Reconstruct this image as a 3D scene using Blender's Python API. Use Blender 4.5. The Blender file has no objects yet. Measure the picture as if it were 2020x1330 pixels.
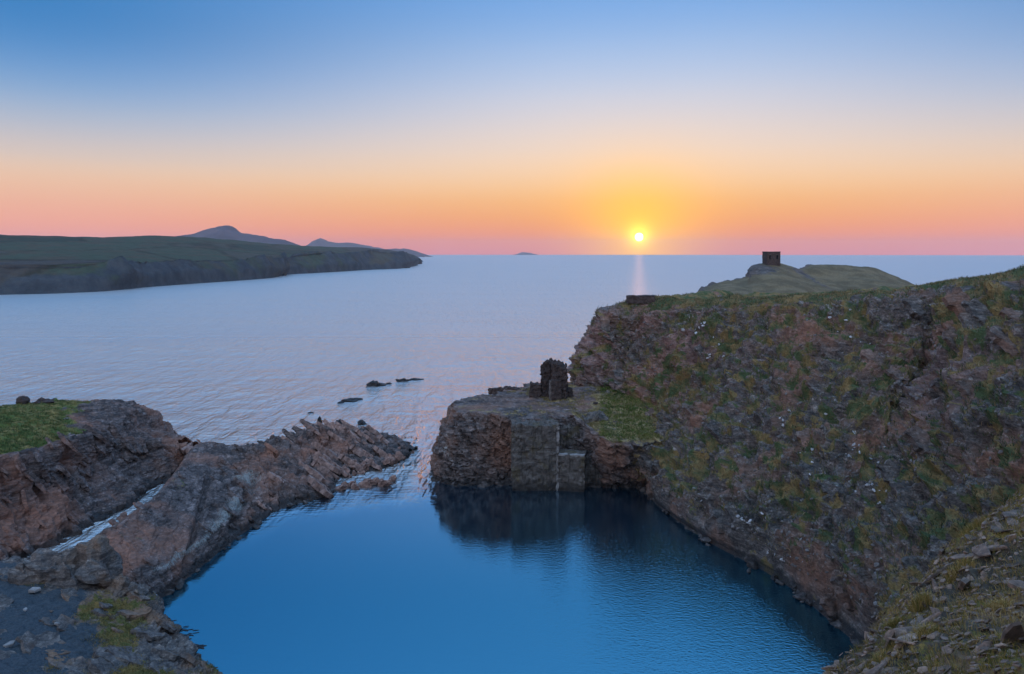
import bpy, math, random
import numpy as np
from mathutils import Vector, Matrix
random.seed(7); RNG = np.random.default_rng(7)
sc = bpy.context.scene
C = sc.collection
R = math.radians
# ------------------------------------------------------------------ camera
H, F, U0, V0 = 32.0, 1400.0, 1010.0, 498.0      # eye height (m), focal length, principal column, eye level (photo px)
cam = bpy.data.cameras.new('camera'); cam_o = bpy.data.objects.new('camera', cam); C.objects.link(cam_o)
cam.sensor_width = 36; cam.lens = 36 * F / 2020
cam_o.location = (0, 0, H); cam_o.rotation_euler = (R(90), 0, 0)
cam.shift_y = -(665 - V0) / 2020
cam.clip_start = 0.2; cam.clip_end = 60000
sc.camera = cam_o
# ------------------------------------------------------------------ sky
SUN_EL, SUN_AZ = R(1.22), R(10.15)
SD = Vector((math.sin(SUN_AZ) * math.cos(SUN_EL), math.cos(SUN_AZ) * math.cos(SUN_EL), math.sin(SUN_EL)))
def lin(r, g, b):
    f = lambda c: c / 12.92 if c <= 0.04045 else ((c + 0.055) / 1.055) ** 2.4
    return (f(r / 255), f(g / 255), f(b / 255), 1)
world = bpy.data.worlds.new('World'); sc.world = world; world.use_nodes = True
wt = world.node_tree; wn = wt.nodes; wl = wt.links
def wmath(op, a, b=None, clamp=False):
    n = wn.new('ShaderNodeMath'); n.operation = op; n.use_clamp = clamp
    for i, x in enumerate((a, b)):
        if x is None: continue
        if isinstance(x, (int, float)): n.inputs[i].default_value = x
        else: wl.new(x, n.inputs[i])
    return n.outputs[0]
tc = wn.new('ShaderNodeTexCoord')
nrm = wn.new('ShaderNodeVectorMath'); nrm.operation = 'NORMALIZE'; wl.new(tc.outputs['Generated'], nrm.inputs[0])
sep = wn.new('ShaderNodeSeparateXYZ'); wl.new(nrm.outputs[0], sep.inputs[0])
elev = wmath('MULTIPLY', wmath('ARCSINE', wmath('MAXIMUM', sep.outputs[2], 0.0)), 180 / math.pi)
pos = wmath('POWER', wmath('DIVIDE', elev, 90.0), 0.5)
hor = wmath('SQRT', wmath('ADD', wmath('MULTIPLY', sep.outputs[0], sep.outputs[0]), wmath('MULTIPLY', sep.outputs[1], sep.outputs[1])))
cosd = wmath('DIVIDE', wmath('ADD', wmath('MULTIPLY', sep.outputs[0], math.sin(SUN_AZ)), wmath('MULTIPLY', sep.outputs[1], math.cos(SUN_AZ))), wmath('MAXIMUM', hor, 1e-4))
daz = wmath('MULTIPLY', wmath('ARCCOSINE', wmath('MINIMUM', wmath('MAXIMUM', cosd, -1.0), 1.0)), 180 / math.pi)
def wramp(stops):
    n = wn.new('ShaderNodeValToRGB'); r = n.color_ramp; r.interpolation = 'B_SPLINE'
    while len(r.elements) < len(stops): r.elements.new(0.5)
    for e, (d, c) in zip(r.elements, stops):
        e.position = math.sqrt(d / 90); e.color = lin(*c)
    wl.new(pos, n.inputs[0]); return n.outputs[0]
near = wramp([(0, (236, 132, 132)), (0.7, (255, 140, 108)), (2.0, (255, 156, 80)), (4.1, (255, 188, 108)), (6, (255, 211, 164)), (8.2, (248, 220, 196)),
              (12.1, (208, 213, 228)), (15.9, (162, 192, 232)), (19.6, (118, 168, 228)), (30, (112, 164, 224)), (55, (122, 168, 222)), (90, (136, 176, 222))])
side = wramp([(0, (250, 148, 152)), (0.8, (255, 158, 144)), (1.9, (254, 170, 142)), (3.3, (246, 180, 150)), (5, (242, 198, 164)), (6.6, (226, 204, 188)),
              (9.8, (156, 182, 212)), (13, (92, 148, 206)), (16.5, (50, 124, 188)), (25, (70, 136, 202)), (50, (108, 160, 216)), (90, (136, 176, 222))])
away = wramp([(0, (222, 176, 188)), (1, (236, 188, 194)), (3, (244, 206, 206)), (5, (246, 216, 216)), (8, (244, 224, 228)), (11, (238, 228, 236)),
              (15, (230, 228, 240)), (20, (218, 222, 240)), (27, (200, 214, 238)), (35, (182, 204, 234)), (55, (154, 188, 228)), (90, (136, 176, 222))])  # sky behind the camera, raised in brightness to light the land
def wmix(fac, a, b, mode='MIX'):
    n = wn.new('ShaderNodeMix'); n.data_type = 'RGBA'; n.blend_type = mode
    for i, x in ((0, fac), (6, a), (7, b)):
        if isinstance(x, (int, float)): n.inputs[i].default_value = x
        elif isinstance(x, tuple): n.inputs[i].default_value = x
        else: wl.new(x, n.inputs[i])
    return n.outputs[2]
def wsmooth(x, a, b):
    n = wn.new('ShaderNodeMapRange'); n.interpolation_type = 'SMOOTHSTEP'
    wl.new(x, n.inputs[0]); n.inputs[1].default_value = a; n.inputs[2].default_value = b; n.inputs[3].default_value = 0; n.inputs[4].default_value = 1
    return n.outputs[0]
skyc = wmix(wsmooth(daz, 2, 46), near, side)
skyc = wmix(wsmooth(daz, 50, 140), skyc, away)
dt = wn.new('ShaderNodeVectorMath'); dt.operation = 'DOT_PRODUCT'; wl.new(nrm.outputs[0], dt.inputs[0]); dt.inputs[1].default_value = SD
ang = wmath('MULTIPLY', wmath('ARCCOSINE', wmath('MINIMUM', dt.outputs['Value'], 1.0)), 180 / math.pi)
glow = wmath('MULTIPLY', wmath('POWER', 2.718, wmath('MULTIPLY', wmath('POWER', wmath('DIVIDE', ang, 4.0), 1.5), -1.0)), 0.97)
skyc = wmix(glow, skyc, (1.65, .80, .0, 1))
halo = wmath('POWER', 2.718, wmath('MULTIPLY', wmath('POWER', wmath('DIVIDE', ang, 0.75), 1.6), -1.0))
skyc = wmix(halo, skyc, (2.6, 1.9, 0.1, 1))
disc = wmath('SUBTRACT', 1.0, wsmooth(ang, 0.26, 0.36))
skyc = wmix(disc, skyc, (5.0, 4.5, 3.4, 1))
nish = wn.new('ShaderNodeTexSky'); nish.sky_type = 'NISHITA'; nish.sun_disc = False
nish.sun_elevation = SUN_EL; nish.sun_rotation = SUN_AZ; nish.air_density = 1.0; nish.dust_density = 0.6; nish.ozone_density = 4.0; nish.altitude = 30
nsc = wmix(1.0, nish.outputs[0], (0.05, 0.05, 0.05, 1), 'MULTIPLY')
skyc = wmix(0.08, skyc, nsc, 'ADD')
lift = wmath('MAXIMUM', wsmooth(elev, 18, 45), wsmooth(daz, 60, 140))       # exposure is set for the shaded land: the bright western sky is held back, the unseen sky left brighter to light the land
skyc = wmix(lift, wmix(1.0, skyc, (.70, .70, .70, 1), 'MULTIPLY'), skyc)
bg = wn['Background']; wl.new(skyc, bg.inputs[0]); bg.inputs[1].default_value = 1.0
# ------------------------------------------------------------------ sun
sl = bpy.data.lights.new('sun', 'SUN'); sun_o = bpy.data.objects.new('sun', sl); C.objects.link(sun_o)
sl.energy = 0.025; sl.angle = R(0.53); sl.color = (1.0, 0.40, 0.16)
sun_o.location = (60, 300, 60); sun_o.rotation_euler = SD.to_track_quat('Z', 'Y').to_euler()
# ------------------------------------------------------------------ exposure, render
vs = sc.view_settings; vs.view_transform = 'Standard'; vs.look = 'None'; vs.exposure = 0.52; vs.gamma = 1.0; vs.use_curve_mapping = False
sc.cycles.use_denoising = True
sc.cycles.max_bounces = 6; sc.cycles.diffuse_bounces = 2; sc.cycles.glossy_bounces = 2; sc.cycles.transmission_bounces = 2; sc.cycles.volume_bounces = 1
sc.cycles.sample_clamp_indirect = 4.0; sc.cycles.caustics_reflective = False; sc.cycles.caustics_refractive = False

# ================================================================== numpy noise
_P = np.random.default_rng(3).integers(0, 2**31 - 1, 3, dtype=np.int64) | 1
def _hash(ix, iy, iz, s=0):
    h = (ix * 73856093) ^ (iy * 19349663) ^ (iz * 83492791) ^ (s * 2654435761)
    h = (h ^ (h >> 13)) * 1274126177 & 0xffffffff
    h = (h ^ (h >> 16)) * 2246822519 & 0xffffffff
    return (h ^ (h >> 15)) & 0xffffffff
def perlin(p, s=0):
    p = np.asarray(p, float); i = np.floor(p).astype(np.int64); f = p - i
    w = f * f * f * (f * (f * 6 - 15) + 10)
    out = 0
    for dx in (0, 1):
        for dy in (0, 1):
            for dz in (0, 1):
                h = _hash(i[:, 0] + dx, i[:, 1] + dy, i[:, 2] + dz, s)
                a = (h & 0xffff) / 65535.0 * 2 * math.pi; z = (h >> 16) / 65535.0 * 2 - 1
                r = np.sqrt(1 - z * z)
                g = r * np.cos(a) * (f[:, 0] - dx) + r * np.sin(a) * (f[:, 1] - dy) + z * (f[:, 2] - dz)
                out = out + g * (w[:, 0] if dx else 1 - w[:, 0]) * (w[:, 1] if dy else 1 - w[:, 1]) * (w[:, 2] if dz else 1 - w[:, 2])
    return out * 1.5
def fbm(p, o=4, gain=0.5, s=0):
    a, t = 1.0, 0
    for k in range(o): t = t + a * perlin(p * 2.03**k + 17.3 * k, s + k); a *= gain
    return t
def ridged(p, o=4, gain=0.5, s=0):
    a, t = 1.0, 0
    for k in range(o): t = t + a * (1 - 2 * np.abs(perlin(p * 2.03**k + 11.7 * k, s + k))); a *= gain
    return t
def cells(p, s=0):
    """Voronoi: random value of the nearest cell, and F2-F1."""
    p = np.asarray(p, float); i = np.floor(p).astype(np.int64)
    f1 = np.full(len(p), 9.0); f2 = np.full(len(p), 9.0); v = np.zeros(len(p))
    for dx in (-1, 0, 1):
        for dy in (-1, 0, 1):
            for dz in (-1, 0, 1):
                c = i + (dx, dy, dz); h = _hash(c[:, 0], c[:, 1], c[:, 2], s)
                q = c + np.stack([(h & 1023) / 1023.0, (h >> 10 & 1023) / 1023.0, (h >> 20 & 1023) / 1023.0], 1)
                d = ((q - p)**2).sum(1); nearer = d < f1
                f2 = np.where(nearer, f1, np.minimum(f2, d)); v = np.where(nearer, (h * 7 % 1013) / 1013.0, v); f1 = np.where(nearer, d, f1)
    return v, np.sqrt(f2) - np.sqrt(f1)
def sstep(x, a, b):
    t = np.clip((x - a) / (b - a), 0, 1); return t * t * (3 - 2 * t)
# ================================================================== points, lofts, meshes
def at(u, v, Y): return ((u - U0) / F * Y, Y, H - (v - V0) / F * Y)       # photo pixel + distance -> place
def on(u, v, z): return at(u, v, (H - z) * F / (v - V0))                   # photo pixel + height -> place
def uv_of(P): return U0 + P[:, 0] / P[:, 1] * F, V0 + (H - P[:, 2]) / P[:, 1] * F
def _resample(K, n, smooth=True):
    """K: (m, k, 3) control rows; n: samples per segment -> interpolated along axis 0."""
    m = len(K); out = []
    for j in range(m - 1):
        p0, p1, p2, p3 = K[max(j - 1, 0)], K[j], K[j + 1], K[min(j + 2, m - 1)]
        for t in np.linspace(0, 1, n[j], endpoint=False):
            if smooth:
                a = -.5 * t + t * t - .5 * t**3; b = 1 - 2.5 * t * t + 1.5 * t**3; c = .5 * t + 2 * t * t - 1.5 * t**3; d = -.5 * t * t + .5 * t**3
                q = .6 * (a * p0 + b * p1 + c * p2 + d * p3) + .4 * ((1 - t) * p1 + t * p2)
            else: q = (1 - t) * p1 + t * p2
            out.append(q)
    out.append(K[-1]); return np.array(out)
def loft(cols, step, rowsmooth=True, cap=None):
    """cols: profiles (lists of points, same length each) -> grid (rows, columns, 3)."""
    K = np.array(cols, float)                                     # (ncol, nrow, 3)
    n1 = [max(2, int(np.linalg.norm(K[j + 1] - K[j], axis=1).mean() / step)) for j in range(len(K) - 1)]
    G = _resample(K, n1)
    T = G.transpose(1, 0, 2)
    n2 = [max(2, int(np.linalg.norm(T[j + 1] - T[j], axis=1).mean() / step)) for j in range(len(T) - 1)]
    return _resample(T, n2, rowsmooth)
def gnormals(G):
    a = np.gradient(G, axis=0); b = np.gradient(G, axis=1)
    n = np.cross(a, b); l = np.linalg.norm(n, axis=2, keepdims=True); return n / np.maximum(l, 1e-9)
def mesh_obj(name, V, Fc, mat, parent=None, smooth=False, attrs=None):
    me = bpy.data.meshes.new(name)
    V = np.asarray(V, np.float32); Fc = np.asarray(Fc, np.int32)
    k = Fc.shape[1]
    me.vertices.add(len(V)); me.vertices.foreach_set('co', V.ravel())
    me.loops.add(Fc.size); me.loops.foreach_set('vertex_index', Fc.ravel())
    me.polygons.add(len(Fc)); me.polygons.foreach_set('loop_start', np.arange(0, Fc.size, k, dtype=np.int32))
    me.polygons.foreach_set('loop_total', np.full(len(Fc), k, np.int32))
    me.polygons.foreach_set('use_smooth', np.full(len(Fc), bool(smooth)))
    for an, av in (attrs or {}).items():
        at_ = me.attributes.new(an, 'FLOAT', 'POINT'); at_.data.foreach_set('value', np.asarray(av, np.float32).ravel())
    me.update(calc_edges=True); me.validate()
    if mat: me.materials.append(mat)
    o = bpy.data.objects.new(name, me); C.objects.link(o)
    if parent: o.parent = parent
    return o
def grid_faces(r, c, flip=False):
    a = (np.arange(r - 1)[:, None] * c + np.arange(c - 1)[None, :]).ravel()
    q = np.stack([a, a + 1, a + c + 1, a + c], 1)
    return q[:, ::-1] if flip else q
def grid_obj(name, G, mat, parent=None, smooth=False, attrs=None, flip=False):
    return mesh_obj(name, G.reshape(-1, 3), grid_faces(G.shape[0], G.shape[1], flip), mat, parent, smooth, attrs)
def tag(o, label=None, cat=None, group=None, kind=None):
    for k, v in (('label', label), ('category', cat), ('group', group), ('kind', kind)):
        if v: o[k] = v
    return o
def empty(name, loc=(0, 0, 0), rz=0):
    o = bpy.data.objects.new(name, None); C.objects.link(o); o.location = loc; o.rotation_euler = (0, 0, rz); o.empty_display_size = .3
    return o
# ================================================================== materials
class NT:
    def __init__(s, name):
        s.m = bpy.data.materials.new(name); s.m.use_nodes = True; s.t = s.m.node_tree; s.t.nodes.clear()
        s.out = s.t.nodes.new('ShaderNodeOutputMaterial'); s.g = s.t.nodes.new('ShaderNodeNewGeometry'); s.pos = s.g.outputs['Position']
    def link(s, x, i):
        if x is None: return
        if isinstance(x, bpy.types.NodeSocket): s.t.links.new(x, i)
        else: i.default_value = x
    def math(s, op, a, b=None, clamp=False):
        n = s.t.nodes.new('ShaderNodeMath'); n.operation = op; n.use_clamp = clamp; s.link(a, n.inputs[0]); s.link(b, n.inputs[1]); return n.outputs[0]
    def map(s, sc_=(1, 1, 1), rot=(0, 0, 0), vec=None):
        n = s.t.nodes.new('ShaderNodeMapping'); s.link(vec or s.pos, n.inputs[0]); n.inputs[2].default_value = rot; n.inputs[3].default_value = sc_; return n.outputs[0]
    def noise(s, scale, detail=4, rough=.55, vec=None, dist=0):
        n = s.t.nodes.new('ShaderNodeTexNoise'); s.link(vec or s.pos, n.inputs['Vector']); n.inputs['Scale'].default_value = scale
        n.inputs['Detail'].default_value = detail; n.inputs['Roughness'].default_value = rough; n.inputs['Distortion'].default_value = dist; return n.outputs[0]
    def voro(s, scale, vec=None, out='Color', feature='F1'):
        n = s.t.nodes.new('ShaderNodeTexVoronoi'); n.feature = feature; s.link(vec or s.pos, n.inputs['Vector']); n.inputs['Scale'].default_value = scale; return n.outputs[out]
    def rng(s, x, a, b, c=0, d=1, smooth=True):
        n = s.t.nodes.new('ShaderNodeMapRange'); n.interpolation_type = 'SMOOTHSTEP' if smooth else 'LINEAR'; s.link(x, n.inputs[0])
        for i, v in zip((1, 2, 3, 4), (a, b, c, d)): n.inputs[i].default_value = v
        return n.outputs[0]
    def mix(s, fac, a, b, mode='MIX'):
        n = s.t.nodes.new('ShaderNodeMix'); n.data_type = 'RGBA'; n.blend_type = mode
        for i, x in ((0, fac), (6, a), (7, b)):
            if isinstance(x, tuple) and len(x) == 3: x = (*x, 1)
            s.link(x, n.inputs[i])
        return n.outputs[2]
    def ramp(s, x, stops, interp='LINEAR'):
        n = s.t.nodes.new('ShaderNodeValToRGB'); r = n.color_ramp; r.interpolation = interp
        while len(r.elements) < len(stops): r.elements.new(.5)
        for e, (p, c) in zip(r.elements, stops): e.position = p; e.color = (*c, 1)
        s.link(x, n.inputs[0]); return n.outputs[0]
    def attr(s, name):
        n = s.t.nodes.new('ShaderNodeAttribute'); n.attribute_name = name; return n.outputs['Fac']
    def island(s): return s.g.outputs['Random Per Island']
    def objrand(s):
        n = s.t.nodes.new('ShaderNodeObjectInfo'); return n.outputs['Random']
    def sepz(s, vec=None):
        n = s.t.nodes.new('ShaderNodeSeparateXYZ'); s.link(vec or s.pos, n.inputs[0]); return n.outputs
    def bump(s, h, strength=.5, dist=.1, normal=None):
        n = s.t.nodes.new('ShaderNodeBump'); n.inputs['Strength'].default_value = strength; n.inputs['Distance'].default_value = dist; s.link(h, n.inputs['Height'])
        if normal: s.link(normal, n.inputs['Normal'])
        return n.outputs[0]
    def done(s, col, rough=.85, normal=None, spec=.3, ior=None, **kw):
        n = s.t.nodes.new('ShaderNodeBsdfPrincipled'); s.link((*col, 1) if isinstance(col, tuple) and len(col) == 3 else col, n.inputs['Base Color'])
        s.link(rough, n.inputs['Roughness']); s.link(spec, n.inputs['Specular IOR Level'])
        if ior: n.inputs['IOR'].default_value = ior
        if normal: s.link(normal, n.inputs['Normal'])
        s.t.links.new(n.outputs[0], s.out.inputs[0]); s.b = n; return s.m

def rock_mat(name, dark, mid, light, rust_flare, grass_a=(.10, .115, .035), grass_b=(.17, .13, .05), scale=1.0, rot=(.5, .6, .3), pale_col=(.42, .44, .44), bump=.6, strat=.75, pvec=(1, 1, .6), pamt=.9):
    n = NT(name)
    big = n.noise(.12 * scale, 4, .6); med = n.noise(.9 * scale, 5, .65, vec=n.map((1, 1, 1.6), rot)); fine = n.noise(5.5 * scale, 4, .7)
    strata = n.noise(1.3 * scale, 4, .6, vec=n.map((.25, .25, 3.2), rot))
    c = n.ramp(n.math('ADD', n.math('MULTIPLY', med, .6), n.math('MULTIPLY', fine, .4)), [(.36, dark), (.47, tuple(.45 * a_ + .55 * b_ for a_, b_ in zip(dark, mid))), (.56, mid), (.66, light)])
    c = n.mix(n.rng(strata, .42, .68, 0, strat), c, dark)
    c = n.mix(n.rng(big, .45, .68, 0, .8), c, rust_flare)
    cellv = n.voro(3.2 * scale, vec=n.map((1, 1, 2.2), rot))
    c = n.mix(.55, c, n.mix(1.0, c, n.ramp(cellv, [(0, (.45, .45, .5)), (.5, (1, 1, 1)), (1, (1.7, 1.6, 1.5))]), 'MULTIPLY'))
    c = n.mix(n.math('MULTIPLY', n.attr('rust_flare'), n.rng(fine, .3, .6, .4, 1)), c, n.mix(n.rng(med, .35, .65), (.18, .10, .095), (.46, .28, .255)))  # attribute tint: reddish lens-flare veil put into the cliff colour
    g = n.attr('grass'); gn = n.noise(1.6 * scale, 5, .7)
    gm = n.rng(n.math('ADD', g, n.math('MULTIPLY', n.math('SUBTRACT', gn, .5), 1.5)), .42, .62)
    gc = n.mix(n.rng(n.noise(.45 * scale, 4, .6), .4, .62), grass_a, grass_b)
    gc = n.mix(.6, gc, n.mix(1.0, gc, n.ramp(n.noise(7 * scale, 3, .7), [(.3, (.4, .4, .4)), (.7, (1.6, 1.6, 1.5))]), 'MULTIPLY'))
    c = n.mix(gm, c, gc)
    c = n.mix(n.rng(n.math('ADD', n.attr('soil'), n.math('MULTIPLY', n.math('SUBTRACT', gn, .5), .8)), .4, .6), c, n.ramp(fine, [(.3, (.03, .045, .058)), (.7, (.085, .105, .125))]))
    pa = n.attr('pale'); pn = n.noise(2.4 * scale, 5, .75, vec=n.map(pvec))
    c = n.mix(n.rng(n.math('ADD', pa, n.math('MULTIPLY', n.math('SUBTRACT', pn, .5), 1.6)), .45, .75, 0, pamt), c, pale_col)
    z = n.sepz()[2]
    wet = n.rng(n.math('ADD', z, n.math('MULTIPLY', n.math('SUBTRACT', med, .5), 1.2)), .5, 1.1, .8, 0)
    c = n.mix(wet, c, (.022, .021, .022))                                   # tide-wet, weed-dark foot of the rocks
    h = n.math('ADD', n.math('MULTIPLY', strata, .8 * strat), n.math('ADD', n.math('MULTIPLY', med, .5), n.math('MULTIPLY', fine, .45)))
    nb = n.bump(h, bump, .35 / scale)
    return n.done(c, n.rng(wet, 0, .8, .85, .45), nb, .25)
M = {}
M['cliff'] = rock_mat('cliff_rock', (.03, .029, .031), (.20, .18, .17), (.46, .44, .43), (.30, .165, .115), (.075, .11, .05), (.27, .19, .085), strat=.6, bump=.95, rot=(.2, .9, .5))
M['spit'] = rock_mat('spit_rock', (.024, .021, .022), (.19, .155, .15), (.42, .36, .355), (.31, .16, .115), (.10, .15, .04), (.26, .21, .08), pvec=(3.2, 3.2, .35), pale_col=(.34, .37, .36), pamt=.75)
M['spur'] = rock_mat('spur_rock', (.026, .023, .024), (.19, .16, .155), (.44, .40, .39), (.25, .14, .10), (.20, .15, .075), (.38, .28, .14))
M['ledge'] = rock_mat('ledge_rock', (.05, .047, .05), (.19, .17, .16), (.38, .33, .30), (.30, .17, .10), (.11, .115, .035), (.24, .16, .055), 1.6)
M['head'] = rock_mat('headland_ground', (.05, .045, .046), (.15, .13, .12), (.25, .22, .19), (.18, .125, .10), (.135, .105, .06), (.215, .165, .095), .35)
M['outcrop'] = rock_mat('outcrop_rock', (.05, .047, .05), (.19, .17, .16), (.38, .34, .31), (.22, .14, .09), (.16, .15, .05), (.27, .19, .065), 1.6)
M['scree'] = rock_mat('slope_soil', (.03, .028, .024), (.10, .085, .065), (.20, .16, .12), (.20, .12, .06), (.12, .115, .03), (.28, .19, .06), 5.0)
def simple_rock(name, cols, scale=3, rough=.85, bump=.5, vary=.35, dist=.08):
    n = NT(name)
    v = n.math('ADD', n.math('MULTIPLY', n.noise(scale, 5, .65), .75), n.math('MULTIPLY', n.noise(scale * 6, 3, .7), .25))
    c = n.ramp(v, [(.3, cols[0]), (.5, cols[1]), (.7, cols[2])])
    r = n.math('ADD', 1 - vary / 2, n.math('MULTIPLY', n.objrand(), vary))
    r2 = n.math('ADD', .75, n.math('MULTIPLY', n.island(), .5))
    c = n.mix(1.0, c, n.ramp(n.math('MULTIPLY', n.math('MULTIPLY', r, r2), .5), [(0, (0, 0, 0)), (1, (2, 2, 2))]), 'MULTIPLY')
    return n.done(c, rough, n.bump(v, bump, dist), .3)
M['searock'] = simple_rock('sea_rock', [(.008, .008, .009), (.02, .018, .019), (.045, .038, .036)], 1.2, .5, .6, dist=.3)
M['reef'] = simple_rock('reef_rock', [(.035, .026, .026), (.27, .175, .15), (.52, .36, .31)], 1.5, .7, .6, dist=.25)
M['ruin'] = simple_rock('ruin_stone', [(.02, .016, .016), (.06, .045, .043), (.12, .095, .09)], 2.2, .9, .9, dist=.2)
M['dress'] = simple_rock('dressed_stone', [(.07, .062, .06), (.15, .135, .13), (.26, .24, .235)], 1.5, .85, .5, dist=.15)
def stained(name, cols):
    n = NT(name); a = n.noise(1.4, 5, .65); b = n.noise(1.6, 4, .6, vec=n.map((1.5, 1.5, .16))); f = n.noise(9, 3, .7)
    c = n.ramp(n.math('ADD', n.math('MULTIPLY', a, .6), n.math('MULTIPLY', f, .4)), [(.32, cols[0]), (.5, cols[1]), (.68, cols[2])])
    c = n.mix(n.rng(b, .48, .66, 0, .75), c, (.05, .045, .04)); c = n.mix(n.rng(n.noise(.5, 4), .5, .66, 0, .6), c, (.15, .12, .06))
    br = n.t.nodes.new('ShaderNodeTexBrick'); n.link(n.map((1, 1, 1), (R(90), 0, 0)), br.inputs['Vector']); br.inputs['Scale'].default_value = 1.6; br.inputs['Mortar Size'].default_value = .025
    for i_, v_ in ((1, (1, 1, 1, 1)), (2, (.7, .7, .7, 1)), (3, (.45, .45, .45, 1))): br.inputs[i_].default_value = v_
    c = n.mix(.7, c, n.mix(1.0, c, br.outputs[0], 'MULTIPLY'))
    z = n.sepz()[2]; c = n.mix(n.rng(n.math('ADD', z, n.math('MULTIPLY', a, 2.0)), 1.2, 2.6, .85, 0), c, (.03, .028, .028))
    return n.done(c, .85, n.bump(n.math('ADD', n.math('MULTIPLY', a, .7), f), .7, .12), .25)
M['quaywall'] = stained('quay_stone', [(.06, .055, .052), (.16, .145, .135), (.30, .28, .265)])
M['quoin'] = simple_rock('quoin_stone', [(.12, .115, .115), (.24, .23, .23), (.40, .39, .39)], 1.2, .85, .5, dist=.1)
M['foot'] = simple_rock('shore_stone', [(.015, .014, .015), (.055, .048, .047), (.15, .13, .125)], 2.5, .6, .6, .9, dist=.1)
M['slate'] = simple_rock('slate', [(.045, .036, .032), (.16, .115, .092), (.42, .29, .22)], 6, .7, .5, .9, dist=.02)
M['palestone'] = simple_rock('pale_stone', [(.25, .25, .26), (.42, .42, .44), (.6, .6, .62)], 5, .8, .4, .5, dist=.04)
M['lichen'] = simple_rock('white_lichen', [(.6, .62, .64), (.7, .72, .74), (.8, .8, .8)], 20, .9, .2, .1)
def veg_mat(name, stops):
    n = NT(name)
    c = n.ramp(n.math('ADD', n.math('MULTIPLY', n.island(), .6), n.math('MULTIPLY', n.rng(n.noise(.22, 4, .6), .3, .7), .4)), stops)
    m = n.done(c, .8, None, .2)
    return m
M['tuft'] = veg_mat('cliff_grass', [(.1, (.018, .034, .022)), (.3, (.06, .10, .05)), (.5, (.13, .135, .06)), (.68, (.23, .15, .075)), (.95, (.42, .33, .20))])
M['turf'] = veg_mat('turf_grass', [(.1, (.05, .06, .02)), (.3, (.11, .11, .035)), (.5, (.23, .18, .07)), (.95, (.40, .30, .14))])
M['sward'] = veg_mat('knoll_grass', [(.1, (.015, .03, .012)), (.35, (.05, .10, .028)), (.55, (.11, .14, .04)), (.75, (.22, .19, .07)), (.95, (.36, .28, .13))])
M['bank'] = veg_mat('bank_grass', [(.1, (.03, .06, .015)), (.4, (.08, .15, .03)), (.65, (.16, .19, .045)), (.95, (.32, .26, .09))])
M['dry'] = veg_mat('dry_grass', [(.1, (.06, .08, .02)), (.4, (.17, .15, .035)), (.65, (.34, .21, .06)), (.95, (.52, .40, .20))])
# ---- water
def water_mat():
    n = NT('water')
    x, y, z = n.sepz()
    dx = n.math('DIVIDE', n.math('SUBTRACT', x, -1.0), 36.0); dy = n.math('DIVIDE', n.math('SUBTRACT', y, 55.0), n.rng(x, -13, -5, 38.0, 48.0))
    r = n.math('POWER', n.math('ADD', n.math('POWER', n.math('ABSOLUTE', dx), 4.0), n.math('POWER', n.math('ABSOLUTE', dy), 4.0)), .25)
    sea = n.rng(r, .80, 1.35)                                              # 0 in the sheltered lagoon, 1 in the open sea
    swell = n.noise(.16, 3, .5, vec=n.map((.45, 1.4, 1)))
    chop = n.noise(1.0, 4, .6, vec=n.map((.6, 1.5, 1)))
    rip = n.noise(2.6, 3, .6, vec=n.map((.7, 1.3, 1)))
    rip2 = n.noise(5.0, 2, .5, vec=n.map((.6, 1.2, 1), (0, 0, R(35))))
    # cat's-paws: breeze reaches the right-hand side of the lagoon
    gust = n.rng(n.math('ADD', n.math('ADD', n.math('MULTIPLY', x, .035), n.math('MULTIPLY', n.math('SUBTRACT', y, 70), -.004)), n.math('MULTIPLY', n.math('SUBTRACT', n.noise(.05, 2), .5), 1.2)), -.25, .75)
    hs = n.math('ADD', n.math('MULTIPLY', swell, 1.5), n.math('ADD', n.math('MULTIPLY', chop, .7), n.math('MULTIPLY', rip, .07)))
    hl = n.math('ADD', n.math('MULTIPLY', chop, .008), n.math('MULTIPLY', n.math('ADD', n.math('MULTIPLY', rip, .035), n.math('MULTIPLY', rip2, .03)), n.math('ADD', .16, n.math('MULTIPLY', gust, .6))))
    streak = n.rng(n.noise(.018, 4, .6, vec=n.map((.35, 1.6, 1))), .35, .65, .55, 1.35)
    paws = n.rng(n.noise(1.0, 3, .65, vec=n.map((.30, .085, 1))), .36, .64, .6, 1.35)
    hs = n.math('MULTIPLY', hs, n.math('MULTIPLY', streak, paws))
    h = n.math('ADD', n.math('MULTIPLY', hs, sea), n.math('MULTIPLY', hl, n.math('SUBTRACT', 1.0, sea)))
    nb = n.bump(h, 1.0, 1.0)
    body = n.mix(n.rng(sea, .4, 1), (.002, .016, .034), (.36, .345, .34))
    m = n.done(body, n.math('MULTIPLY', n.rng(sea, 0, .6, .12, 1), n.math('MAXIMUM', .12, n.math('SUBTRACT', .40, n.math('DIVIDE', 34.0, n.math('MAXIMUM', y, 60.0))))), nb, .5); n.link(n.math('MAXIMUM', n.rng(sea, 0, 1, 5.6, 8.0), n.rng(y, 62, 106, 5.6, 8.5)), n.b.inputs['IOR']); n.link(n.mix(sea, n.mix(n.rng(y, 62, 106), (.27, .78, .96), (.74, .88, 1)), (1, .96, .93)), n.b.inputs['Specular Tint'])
    return m
M['water'] = water_mat()
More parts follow.
